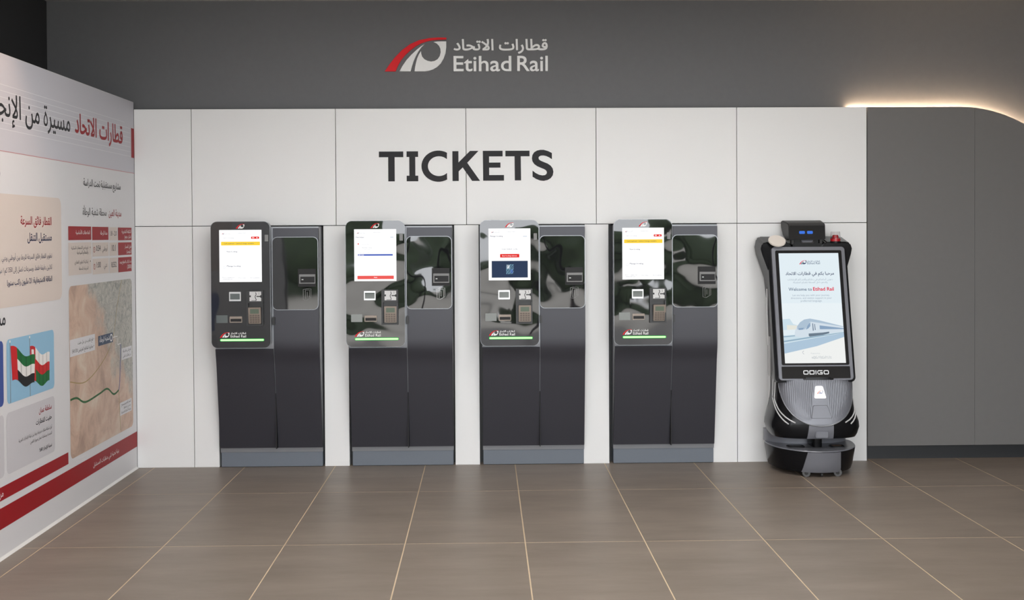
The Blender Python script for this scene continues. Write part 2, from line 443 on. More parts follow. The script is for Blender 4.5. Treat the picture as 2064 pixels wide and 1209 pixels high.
hd = hb.build('hedge', 'leaf', smooth=True); tag(hd, 'green hedge across the paving outside the hall', 'hedge', kind='stuff')

# ------------------------------------------------------------------ printed mural on the partition
def P(name, r, g, b, rough=0.5, **k): M[name] = mat(name, srgb(r, g, b), rough, spec=0.3, **k)
P('ink_red', 150, 14, 26, 0.5); P('ink_dark', 38, 39, 43); P('ink_navy', 40, 46, 78); P('ink_sand', 212, 200, 192); P('ink_card', 198, 196, 200)
P('ink_band', 198, 197, 204); P('ink_rule', 214, 214, 218); P('ink_white', 236, 235, 235); P('ink_pale', 218, 217, 220); P('ink_pink', 196, 140, 146)
P('flag_red', 196, 30, 36); P('flag_green', 20, 106, 52); P('flag_white', 232, 230, 228); P('flag_black', 26, 26, 28); P('ink_sky', 142, 186, 214); P('ink_blue', 62, 82, 150)
P('map_green', 28, 92, 40); P('map_label', 62, 76, 100); P('map_road', 160, 140, 90); P('ink_grey', 120, 122, 128)
P('fold_red', 160, 22, 28); P('fold_green', 14, 78, 38); P('fold_white', 196, 194, 192)

def map_material():
    m = bpy.data.materials.new('satellite_map_print'); m.use_nodes = True; nt = m.node_tree; b = nt.nodes['Principled BSDF']
    b.inputs['Roughness'].default_value = 0.5
    g = nt.nodes.new('ShaderNodeNewGeometry')
    def nz(scale, detail=6, rough=0.6, dist=0.0):
        n = nt.nodes.new('ShaderNodeTexNoise'); n.inputs['Scale'].default_value = scale; n.inputs['Detail'].default_value = detail
        n.inputs['Roughness'].default_value = rough; n.inputs['Distortion'].default_value = dist
        nt.links.new(g.outputs['Position'], n.inputs['Vector']); return n.outputs['Fac']
    def ramp(x, stops):
        r = nt.nodes.new('ShaderNodeValToRGB'); e = r.color_ramp.elements
        while len(e) < len(stops): e.new(0.5)
        for el, (p, c) in zip(e, stops): el.position = p; el.color = (*c, 1) if len(c) == 3 else c
        nt.links.new(x, r.inputs[0]); return r.outputs[0]
    def mix(f, a, b2):
        n = nt.nodes.new('ShaderNodeMixRGB'); nt.links.new(f, n.inputs[0]); nt.links.new(a, n.inputs[1]); nt.links.new(b2, n.inputs[2]); return n.outputs[0]
    sand = ramp(nz(5, 8, 0.65, 0.6), [(0.3, srgb(170, 142, 126)), (0.5, srgb(204, 174, 154)), (0.7, srgb(216, 200, 182))])
    city = ramp(nz(26, 10, 0.8, 1.2), [(0.35, srgb(120, 122, 118)), (0.5, srgb(176, 174, 166)), (0.68, srgb(204, 200, 190))])
    sep = nt.nodes.new('ShaderNodeSeparateXYZ'); nt.links.new(g.outputs['Position'], sep.inputs[0])
    a1 = nt.nodes.new('ShaderNodeMath'); a1.operation = 'MULTIPLY_ADD'; a1.inputs[1].default_value = 0.9; a1.inputs[2].default_value = 0.0
    nt.links.new(sep.outputs['Y'], a1.inputs[0])
    a2 = nt.nodes.new('ShaderNodeMath'); a2.operation = 'ADD'; nt.links.new(a1.outputs[0], a2.inputs[0]); nt.links.new(sep.outputs['Z'], a2.inputs[1])
    a3 = nt.nodes.new('ShaderNodeMath'); a3.operation = 'MULTIPLY_ADD'; a3.inputs[1].default_value = 1.0
    nt.links.new(nz(4, 6, 0.6), a3.inputs[0]); nt.links.new(a2.outputs[0], a3.inputs[2])
    msk = ramp(a3.outputs[0], [(0.80, (0, 0, 0)), (1.0, (1, 1, 1))])
    base = mix(msk, sand, city)
    vor = nt.nodes.new('ShaderNodeTexVoronoi'); vor.feature = 'DISTANCE_TO_EDGE'; vor.inputs['Scale'].default_value = 9
    nt.links.new(g.outputs['Position'], vor.inputs['Vector'])
    line = ramp(vor.outputs['Distance'], [(0.0, (1, 1, 1)), (0.02, (0, 0, 0))])
    mm = nt.nodes.new('ShaderNodeMixRGB'); mm.blend_type = 'MULTIPLY'; mm.inputs[0].default_value = 1; nt.links.new(line, mm.inputs[1]); nt.links.new(msk, mm.inputs[2])
    dark = nt.nodes.new('ShaderNodeRGB'); dark.outputs[0].default_value = (*srgb(146, 144, 136), 1)
    nt.links.new(mix(mm.outputs[0], base, dark.outputs[0]), b.inputs['Base Color'])
    return m
M['map'] = map_material()

WF = Frame((XL, 0, 0), (0, 1, 0), (0, 0, 1))
mural = empty('wall_mural', (XL, -1.1, 0)); tag(mural, 'printed Arabic information mural with map, flags and red bands on the partition', 'mural')
def inv(o):      # parts are built in world space: cancel the empty's offset
    o.matrix_parent_inverse = Matrix.Translation(o.parent.location).inverted(); return o
def W(name, s, u, v, m, parent=mural, split=True, **k):
    """a line of print; each word of it is a piece of its own"""
    n_ = k.pop('n', 0.001); polys, bb_ = text_polys(s, k.pop('bold', 0.0), k.pop('res', 2))
    pl_ = place(polys, bb_, u, v, k.get('width'), k.get('size'), k.get('align', 'R'))
    kk = (k['width'] / (bb_[1] - bb_[0])) if k.get('width') else k['size']
    if not split: return inv(sheet(name, WF, pl_, n_, m, parent))
    pl_.sort(key=lambda q: min(p[0] for p in q[0])); words = []; end = None
    for q in pl_:
        a_, b_ = min(p[0] for p in q[0]), max(p[0] for p in q[0])
        if end is None or a_ > end + 0.15 * kk: words.append([q]); end = b_
        else: words[-1].append(q); end = max(end, b_)
    for w in words: o_ = inv(sheet(name, WF, w, n_, m, parent))
    return o_
def S(name, polys, n, m, parent=mural):
    o = sheet(name, WF, polys, n, m, parent)
    return inv(o) if parent is mural else o
def sub(o, parent):   # sub-part of a mural part (the part's own matrix is identity in world terms)
    o.parent = parent; o.matrix_parent_inverse = Matrix.Identity(4); return o

band = S('header_band', [rect(-5.9, -0.002, 1.958, 2.426)], 0.0006, 'ink_band')
for i in range(8):
    z = 2.062 + 0.0305 * i
    sub(S('rule', [rect(-5.9, -0.075 if i < 7 else -0.2, z, z + 0.0035)], 0.001, 'ink_rule'), band)
S('header_line', [rect(-5.9, -0.002, 1.955, 1.959)], 0.001, 'ink_pink')
S('red_marker', [rect(-0.064, -0.001, 2.058, 2.252)], 0.0012, 'ink_red')
pl, bb = text_polys('قطارات الاتحاد', 0.012); KS = 0.886 / (bb[1] - bb[0])
W('heading_name', 'قطارات الاتحاد', -0.248, 2.135, 'ink_red', width=0.886, bold=0.02, n=0.0016)
W('heading_text', 'مسيرة من الإنجازات', -1.210, 2.128, 'ink_dark', size=KS * 1.06, bold=0.008, n=0.0016)
S('sheet_joint', [rect(-1.299, -1.2965, 0.25, 1.955)], 0.001, 'ink_rule')
S('sheet_joint', [rect(-3.5, -3.4975, 0.25, 1.955)], 0.001, 'ink_rule')
W('section_title', 'مشاريع مستقبلية تحت الدراسة', -0.30, 1.838, 'ink_dark', width=0.70, bold=0.012)
W('place_name', 'مدينة العين', -0.292, 1.668, 'ink_red', width=0.255, bold=0.012)
W('place_text', 'محطة شعبة الوطأة', -0.588, 1.668, 'ink_dark', width=0.43, bold=0.004)

# table
tb = empty('table', (0, 0, 0)); tb.parent = mural; inv(tb)
for c_ in ((-0.365, -0.077, 1.516, 1.597), (-0.365, -0.080, 1.421, 1.502), (-0.365, -0.083, 1.313, 1.407), (-0.858, -0.555, 1.520, 1.599), (-1.26, -0.876, 1.522, 1.600)):
    sub(S('red_cell', [rect(*c_)], 0.0012, 'ink_red'), tb)
for c_ in ((-0.540, -0.382, 1.517, 1.598), (-0.540, -0.382, 1.421, 1.503), (-0.540, -0.382, 1.314, 1.408), (-0.858, -0.555, 1.422, 1.505), (-0.858, -0.555, 1.316, 1.409), (-1.262, -0.876, 1.324, 1.508)):
    sub(S('table_cell', [rect(*c_)], 0.0012, 'ink_sand'), tb)
def T(s, u, v, m, w=None, size=None, **k): return sub(W('table_text', s, u, v, m, width=w, size=size, n=0.0018, split=False, **k), tb)
T('التكلفة التقديرية', -0.09, 1.562, 'ink_white', 0.20); T('(مليار درهم)', -0.09, 1.53, 'ink_white', 0.14)
T('طول المسار', -0.09, 1.466, 'ink_white', 0.14); T('(كيلومتر)', -0.09, 1.434, 'ink_white', 0.10)
T('عدد الركاب المتوقع يومياً', -0.09, 1.370, 'ink_white', 0.25); T('(2030)', -0.09, 1.333, 'ink_white', 0.09)
T('1.8 - 2.0', -0.395, 1.546, 'ink_dark', 0.13, bold=.01); T('10.1', -0.42, 1.45, 'ink_dark', 0.075, bold=.01); T('8,552', -0.405, 1.35, 'ink_dark', 0.10, bold=.01)
T('مدة الرحلة', -0.58, 1.552, 'ink_white', 0.13); T('الملاحظات الأساسية', -0.90, 1.556, 'ink_white', 0.24)
T('أبوظبي', -0.58, 1.455, 'ink_dark', 0.10); T('0:54', -0.71, 1.455, 'ink_dark', 0.08, bold=.01); T('دبي', -0.59, 1.355, 'ink_dark', 0.06); T('1:00', -0.71, 1.355, 'ink_dark', 0.075, bold=.01)
for zc in (1.463, 1.362):
    cc = [(-0.825 + 0.017 * math.cos(2 * PI * i / 20), zc + 0.017 * math.sin(2 * PI * i / 20)) for i in range(20)]
    ci = [(-0.825 + 0.013 * math.cos(2 * PI * i / 20), zc + 0.013 * math.sin(2 * PI * i / 20)) for i in range(20)]
    sub(S('clock_icon', [[cc, ci], rect(-0.827, -0.824, zc, zc + 0.011), rect(-0.827, -0.817, zc - 0.002, zc + 0.001)], 0.0018, 'ink_red'), tb)
T('قريبة من التجمعات السكنية', -0.935, 1.470, 'ink_dark', 0.28); T('والمعالم السياحية', -0.935, 1.442, 'ink_dark', 0.19)
T('إمكانية التطوير العقاري', -0.935, 1.388, 'ink_dark', 0.23); T('المرتبط بالمحطة', -0.935, 1.350, 'ink_dark', 0.16)
for z in (1.474, 1.393): sub(S('table_bullet', [rect(-0.902, -0.894, z, z + 0.008)], 0.0018, 'ink_dark'), tb)

# fast train card
c1 = S('text_card', [[rrect(-3.35, -1.368, 1.200, 1.752, 0.045)]], 0.001, 'ink_sand')
def T(s, v, m, w=None, size=None, u=-1.515, par=c1, **k): return sub(W('card_text', s, u, v, m, width=w, size=size, n=0.0018, split=False, **k), par)
T('القطار فائق السرعة', 1.605, 'ink_red', 0.425, bold=0.02); T('مستقبل التنقل', 1.522, 'ink_navy', 0.338, bold=0.022)
T('تطوير القطار فائق السرعة للربط بين أبوظبي ودبي', 1.430, 'ink_navy', 0.66); T('ثلاثين دقيقة فقط، وبسرعات تصل إلى 350 كم / س', 1.370, 'ink_navy', 0.70)
T('الطاقة الاستيعابية: 21 مليون راكب سنوياً', 1.306, 'ink_navy', 0.60, bold=0.02)
W('section_title', 'مشاريع دولية', -2.138, 1.118, 'ink_dark', size=0.10, bold=0.012)
W('section_title', 'مشاريع استراتيجية', -2.18, 1.83, 'ink_dark', size=0.10, bold=0.012)

# flag picture
fp = S('flag_picture', [[rrect(-2.131, -1.499, 0.730, 1.044, 0.028)]], 0.001, 'ink_sky')
S('flag_picture', [[rrect(-2.80, -2.170, 0.730, 1.044, 0.028)]], 0.001, 'ink_blue')
def flag_piece(name, cn, s0, s1, t0, t1, m, n, amp=0.012, ph=0.0):
    (a, b, c, d) = [Vector(p) for p in cn]      # hoist top, hoist foot, fly top, fly foot
    def at(s, t):
        p = (a * (1 - s) + c * s) * (1 - t) + (b * (1 - s) + d * s) * t
        return (p.x, p.y + amp * math.sin(2 * PI * s * 1.3 + ph) - amp * 0.6 * math.sin(PI * s))
    N = 10
    up = [at(s0 + (s1 - s0) * i / N, t0) for i in range(N + 1)]; dn = [at(s0 + (s1 - s0) * i / N, t1) for i in range(N, -1, -1)]
    return sub(S(name, [[up + dn]], n, m), fp)
om = [(-1.835, 0.985), (-1.825, 0.80), (-1.565, 0.918), (-1.572, 0.768)]
for u_ in (-2.092, -1.842): sub(S('flag_pole', [rect(u_, u_ + 0.006, 0.731, 1.032)], 0.0014, 'ink_grey'), fp)
for u_ in (-2.096, -1.846): sub(S('pole_ball', [[rrect(u_, u_ + 0.014, 1.026, 1.038, 0.005)]], 0.0015, 'flag_white'), fp)
flag_piece('flag_stripe', om, 0.26, 1, 0, 0.34, 'flag_white', 0.0016); flag_piece('flag_stripe', om, 0.26, 1, 0.34, 0.64, 'flag_red', 0.0016)
flag_piece('flag_stripe', om, 0.26, 1, 0.64, 1, 'flag_green', 0.0016); flag_piece('flag_hoist', om, 0, 0.26, 0, 1, 'flag_red', 0.0016)
flag_piece('flag_badge', om, 0.06, 0.18, 0.10, 0.26, 'flag_white', 0.0019)
for q in (0.42, 0.62, 0.82):
    flag_piece('flag_fold', om, q, q + 0.04, 0, 0.34, 'fold_white', 0.0018); flag_piece('flag_fold', om, q, q + 0.04, 0.34, 0.64, 'fold_red', 0.0018); flag_piece('flag_fold', om, q, q + 0.04, 0.64, 1, 'fold_green', 0.0018)
ua = [(-2.084, 1.010), (-2.066, 0.839), (-1.771, 0.925), (-1.783, 0.783)]
flag_piece('flag_hoist', ua, 0, 0.25, 0, 1, 'flag_red', 0.0021); flag_piece('flag_stripe', ua, 0.25, 1, 0, 0.34, 'flag_green', 0.0021)
flag_piece('flag_stripe', ua, 0.25, 1, 0.34, 0.67, 'flag_white', 0.0021); flag_piece('flag_stripe', ua, 0.25, 1, 0.67, 1, 'flag_black', 0.0021)
for q in (0.38, 0.60, 0.80):
    flag_piece('flag_fold', ua, q, q + 0.04, 0, 0.34, 'fold_green', 0.0023); flag_piece('flag_fold', ua, q, q + 0.05, 0.34, 0.67, 'fold_white', 0.0023)
c2 = S('text_card', [[rrect(-2.140, -1.500, 0.389, 0.688, 0.028)]], 0.001, 'ink_card')
S('text_card', [[rrect(-2.80, -2.172, 0.389, 0.688, 0.028)]], 0.001, 'ink_card')
T('سلطنة عمان', 0.626, 'ink_red', 0.18, u=-1.546, par=c2, bold=0.015); T('حفيت للقطارات', 0.572, 'ink_dark', 0.222, u=-1.546, par=c2, bold=0.018)
T('أول شبكة سكك حديدية تربط بين دولة الإمارات العربية', 0.522, 'ink_dark', 0.45, u=-1.547, par=c2); T('المتحدة وسلطنة عمان مروراً بالعين', 0.490, 'ink_dark', 0.30, u=-1.547, par=c2)
T('نسبة الإنجاز: 40%', 0.425, 'ink_dark', 0.175, u=-1.549, par=c2, bold=0.018)

# satellite map
mp = S('map_print', [[rrect(-1.262, -0.084, 0.296, 1.264, 0.04)]], 0.001, 'map')
def ribbon(pts, w):
    L, R = [], []
    for i, p in enumerate(pts):
        a, b = Vector(pts[max(0, i - 1)]), Vector(pts[min(len(pts) - 1, i + 1)]); d = (b - a).normalized()
        L.append((p[0] - d.y * w, p[1] + d.x * w)); R.append((p[0] + d.y * w, p[1] - d.x * w))
    return [L + R[::-1]]
def smooth(pts, k=6):
    out = []
    for i in range(len(pts) - 1):
        p0, p1, p2, p3 = [Vector(pts[max(0, min(len(pts) - 1, i + d))]) for d in (-1, 0, 1, 2)]
        for j in range(k):
            t = j / k; q = 0.5 * ((2 * p1) + (p2 - p0) * t + (2 * p0 - 5 * p1 + 4 * p2 - p3) * t * t + (3 * p1 - p0 - 3 * p2 + p3) * t ** 3); out.append(tuple(q))
    return out + [tuple(pts[-1])]
sub(S('rail_route', [ribbon(smooth([(-1.258, 0.629), (-1.150, 0.625), (-1.010, 0.583), (-0.762, 0.597), (-0.612, 0.608), (-0.487, 0.558), (-0.386, 0.570)]), 0.006)], 0.0015, 'map_green'), mp)
sub(S('rail_route', [ribbon(smooth([(-0.335, 0.854), (-0.351, 0.710), (-0.364, 0.617), (-0.386, 0.570)]), 0.005)], 0.0015, 'ink_blue'), mp)
sub(S('map_road', [ribbon([(-0.386, 0.570), (-0.37, 0.45), (-0.355, 0.31)], 0.004), ribbon(smooth([(-1.258, 0.73), (-1.0, 0.70), (-0.7, 0.78), (-0.5, 0.9), (-0.4, 1.1), (-0.3, 1.262)]), 0.003)], 0.0013, 'map_road'), mp)
lb = S('map_tag', [rect(-0.773, -0.494, 0.884, 0.944)], 0.0018, 'map_label')
sub(W('tag_text', 'شعبة الوطأة', -0.56, 0.905, 'ink_white', split=False, width=0.19, n=0.0024), lb)
sub(S('tag_icon', [[[( -0.528 + 0.024 * math.cos(2 * PI * i / 20), 0.914 + 0.024 * math.sin(2 * PI * i / 20)) for i in range(20)], [(-0.528 + 0.015 * math.cos(2 * PI * i / 20), 0.914 + 0.015 * math.sin(2 * PI * i / 20)) for i in range(20)]]], 0.0024, 'ink_white'), lb)
sub(S('tag_line', [rect(-0.494, -0.40, 0.911, 0.915), rect(-0.404, -0.40, 0.862, 0.915), rect(-0.40, -0.335, 0.858, 0.862)], 0.0018, 'ink_white'), lb)
def note(u0, u1, v0, v1, lines):
    b = S('map_note', [rect(u0, u1, v0, v1)], 0.0018, 'ink_pale'); h = (v1 - v0) / (len(lines) + 0.3)
    for i, (s, w) in enumerate(lines): sub(W('note_text', s, u1 - 0.02, v1 - h * (i + 0.85), 'ink_dark', split=False, width=w, n=0.0024), b)
note(-1.257, -0.832, 0.868, 0.964, [('• تقع بالقرب من جبل حفيت', 0.28), ('• مجاورة لتقاطع الطريقين E30 E40', 0.37)])
note(-0.318, -0.105, 0.752, 0.826, [('تقع على خط سكة', 0.17), ('من قطارات العين', 0.17)])
note(-0.366, -0.118, 0.402, 0.484, [('المسار القديم وسيصبح', 0.20), ('جزءاً من المخطط', 0.15), ('وشبكة السكك الحديدية', 0.20)])

# red bands at the foot
b1 = S('red_band', [rect(-5.9, -1.300, 0.280, 0.345)], 0.0012, 'ink_red')
sub(W('band_text', 'مراحل التطوير القادمة', -2.19, 0.298, 'ink_white', size=0.05, n=0.0018, split=False), b1)
b2 = S('red_band', [rect(-5.9, -0.004, 0.144, 0.245)], 0.0012, 'ink_red')
sub(W('band_text', 'بنية تحتية تلبي متطلبات المستقبل', -0.395, 0.180, 'ink_white', width=0.49, n=0.0018, split=False), b2)
S('foot_lines', [rect(-5.9, -0.45 - 0.03 * i, 0.118 - 0.016 * i, 0.120 - 0.016 * i) for i in range(5)], 0.001, 'ink_pale')

# small warm ceiling spotlight washing the near end of the partition
sp = empty('ceiling_spotlight', (-1.55, -2.75, 3.06)); tag(sp, 'small white ceiling spotlight washing the printed partition', 'spotlight')
M['white_metal'] = mat('white_metal', (0.7, 0.7, 0.7), 0.4)
M['lamp_lens'] = glow('warm_lamp_lens', (1.0, 0.78, 0.58), 6.0)
MB().cyl((0, 0, 0.0), (0, 0, 1), 0.045, 0.058, 24).build('housing', 'white_metal', sp, smooth=True)
MB().cyl((0, 0, -0.004), (0, 0, 1), 0.032, 0.004, 24).build('lens', 'lamp_lens', sp)
_l = bpy.data.lights.new('spot_beam', 'SPOT'); _l.energy = 42; _l.color = (1.0, 0.66, 0.44); _l.spot_size = math.radians(70); _l.spot_blend = 0.5; _l.shadow_soft_size = 0.03
_lo = bpy.data.objects.new('spot_beam', _l); C.objects.link(_lo); _lo.parent = sp; _lo.location = (0, 0, -0.02)
_lo.rotation_euler = (Vector((XL, -2.5, 2.0)) - Vector((-1.55, -2.75, 3.04))).to_track_quat('-Z', 'Y').to_euler()

# ------------------------------------------------------------------ raised signs
M['sign_white'] = mat('sign_white', (0.90, 0.90, 0.89), 0.4); M['sign_red'] = mat('sign_red', (0.80, 0.012, 0.020), 0.45, spec=0.2)
M['sign_black'] = mat('sign_black', (0.026, 0.026, 0.029), 0.6, spec=0.25)
sg = empty('company_sign', (-0.11, 0.12, 2.642)); tag(sg, 'white and red railway emblem with Arabic and English name on the charcoal wall', 'sign')
SF = Frame((-0.56, 0.0, 0.0), (1, 0, 0), (0, 0, 1))
K = 0.4160
raised('emblem_swoosh', SF, [sc(EMB_RED, K, 0, 0)], 0, 0.012, 'sign_red', sg)
raised('emblem_stroke', SF, [sc(EMB_STROKE, K, 0, 0)], 0, 0.012, 'sign_white', sg)
raised('emblem_eye', SF, [sc(EMB_EYE, K, 0, 0)], 0, 0.012, 'sign_white', sg)
def sign_words(name, text, bold, v, kv=1.0):
    pl_, bb_ = text_polys(text, bold, 5); k_ = 0.637 / (bb_[1] - bb_[0])
    pl_ = place(pl_, bb_, 0.463, v, 0.637, None, 'L', sv=k_ * kv)
    pl_.sort(key=lambda q: min(p[0] for p in q[0])); words = []; end = None
    for q in pl_:
        a_, b_ = min(p[0] for p in q[0]), max(p[0] for p in q[0])
        if end is None or a_ > end + 0.16 * k_: words.append([q]); end = b_
        else: words[-1].append(q); end = max(end, b_)
    for w in words: raised(name, SF, w, 0, 0.012, 'sign_white', sg)
sign_words('arabic_word', 'قطارات الاتحاد', 0.022, 0.142, 0.92)
for word, u_, w_ in (('Etihad', 0.463, 0.3905), ('Rail', 0.893, 0.207)):
    pl_, bb_ = text_polys(word, 0.010, 5); raised('english_word', SF, place(pl_, bb_, u_, 0.001, w_, None, 'L', sv=0.1465), 0, 0.012, 'sign_white', sg)

tk = empty('tickets_sign', (-0.121, 0.0, 1.897)); tag(tk, 'large dark grey TICKETS lettering on the white panel wall', 'sign')
TF = Frame((-0.583, 0.0, 0.0), (1, 0, 0), (0, 0, 1)); tkk = 0.003303 / 5.16
ell = lambda cx_, cy_, rx, ry, a0, a1, n=28: [(cx_ + rx * math.cos(math.radians(a0 + (a1 - a0) * i / n)), cy_ - ry * math.sin(math.radians(a0 + (a1 - a0) * i / n))) for i in range(n + 1)]
LET = [('letter_t', [(125, 128), (378, 128), (378, 187), (288, 187), (288, 438), (221, 438), (221, 187), (125, 187)]),
       ('letter_i', [(412, 127), (532, 127), (532, 185), (502, 185), (502, 380), (532, 380), (532, 438), (412, 438), (412, 380), (440, 380), (440, 185), (412, 185)]),
       ('letter_c', ell(742, 282, 176, 162, 59, 301) + ell(748, 282, 115, 103, 316, 44)),
       ('letter_k', [(888, 127), (951, 127), (951, 245), (1072, 125), (1160, 125), (1042, 248), (1175, 437), (1092, 437), (995, 297), (953, 337), (953, 437), (888, 437)]),
       ('letter_e', [(1205, 125), (1411, 125), (1411, 183), (1270, 183), (1270, 247), (1388, 247), (1388, 300), (1270, 300), (1270, 377), (1424, 377), (1424, 435), (1207, 435)]),
       ('letter_t', [(1440, 125), (1692, 125), (1692, 183), (1600, 183), (1602, 434), (1537, 434), (1535, 183), (1440, 183)]),
       ('letter_s', [(1925, 150), (1925, 215), (1895, 195), (1865, 181), (1835, 175), (1810, 177), (1792, 186), (1785, 200), (1790, 217), (1808, 230), (1840, 244), (1880, 260), (1912, 282), (1932, 310), (1940, 345), (1933, 382), (1912, 412), (1880, 431), (1838, 440), (1800, 436), (1760, 420), (1722, 396), (1722, 333), (1755, 358), (1790, 376), (1825, 383), (1852, 380), (1868, 367), (1872, 350), (1865, 333), (1845, 318), (1810, 304), (1770, 286), (1740, 264), (1722, 236), (1716, 205), (1722, 170), (1740, 142), (1770, 124), (1805, 117), (1840, 117), (1885, 130)])]
for nm, pts in LET: raised(nm, TF, [[[((x - 125) * tkk, (437 - y) * tkk) for x, y in pts]]], 0, 0.003, 'sign_black', tk)

# ------------------------------------------------------------------ ticket machines
M['door'] = mat('graphite_door', (0.040, 0.040, 0.050), 0.30, 0.25, bump=(400, 0.03, 0.001, 2))
M['cab_side'] = mat('silver_side', (0.30, 0.31, 0.33), 0.4, 0.5)
M['plinth'] = mat('blue_grey_plinth', (0.135, 0.155, 0.185), 0.4)
M['gap'] = mat('black_gap', (0.006, 0.006, 0.007), 0.6)
M['rim'] = mat('silver_rim', (0.30, 0.31, 0.33), 0.35, 0.7)
M['black_plastic'] = mat('black_plastic', (0.012, 0.012, 0.013), 0.35)
M['steel'] = mat('brushed_steel', (0.50, 0.50, 0.50), 0.3, 0.9)
M['beige_metal'] = mat('warm_grey_metal', (0.30, 0.25, 0.21), 0.45, 0.2)
M['lcd'] = mat('green_lcd', (0.13, 0.17, 0.13), 0.25)
M['key'] = mat('grey_key', (0.16, 0.13, 0.11), 0.5)
M['pict_white'] = mat('pictogram_white', (0.62, 0.62, 0.62), 0.4); M['pict_grey'] = mat('pictogram_grey', (0.22, 0.22, 0.22), 0.5)
M['scan'] = mat('scanner_window', (0.10, 0.12, 0.12), 0.05, coat=0.5)
M['led_green'] = glow('green_led_rim', (0.05, 0.75, 0.10), 1.2); M['led_core'] = glow('green_led_core', (0.62, 1.0, 0.50), 1.5)
E_ = {}
for k_, c_ in dict(white=(1, 1, 1), pale=srgb(226, 232, 240), yellow=srgb(255, 216, 70), red=srgb(232, 44, 40), salmon=srgb(242, 96, 92), blue=srgb(70, 96, 190), navy=srgb(38, 50, 92), grey=srgb(150, 156, 168),
                   slate=srgb(52, 66, 92), cyan=srgb(140, 190, 214), text=srgb(90, 96, 120), dim=srgb(200, 206, 216)).items():
    E_[k_] = glow('screen_' + k_, c_, 1.35 if k_ in ('white',) else 1.15)

def fascia_material(i, amp):
    """mirror-black acrylic skin, slightly wavy"""
    return mat('mirror_black_acrylic_%d' % i, (0.010, 0.010, 0.012), 0.03, 0.0, 1.62, bump=(3.6, 0.5, amp, 0.6))

def front_y(z):   # cabinet front: upright above, raked back below the knee
    if z >= 0.86: return -0.152
    if z <= 0.70: return -0.030 - (z - 0.13) * 0.165
    t = (z - 0.70) / 0.16; a = -0.030 - 0.57 * 0.165; s = t * t * (3 - 2 * t)
    return (a - 0.165 * 0.16 * t) * (1 - s) + -0.152 * s
KZ = [0.13, 0.30, 0.50, 0.66, 0.70, 0.73, 0.76, 0.79, 0.82, 0.86, 1.0, 1.2]

def door_leaf(x0, x1, z0, z1, th=0.03):
    zs = [z0] + [z for z in KZ if z0 < z < z1] + [z1]; b = MB()
    b.loft([[(x0, front_y(z) + th, z), (x1, front_y(z) + th, z), (x1, front_y(z), z), (x0, front_y(z), z)] for z in zs])
    return b

def ui(name, fr, polys, n, m, parent): return sheet(name, fr, polys, n, E_[m], parent)

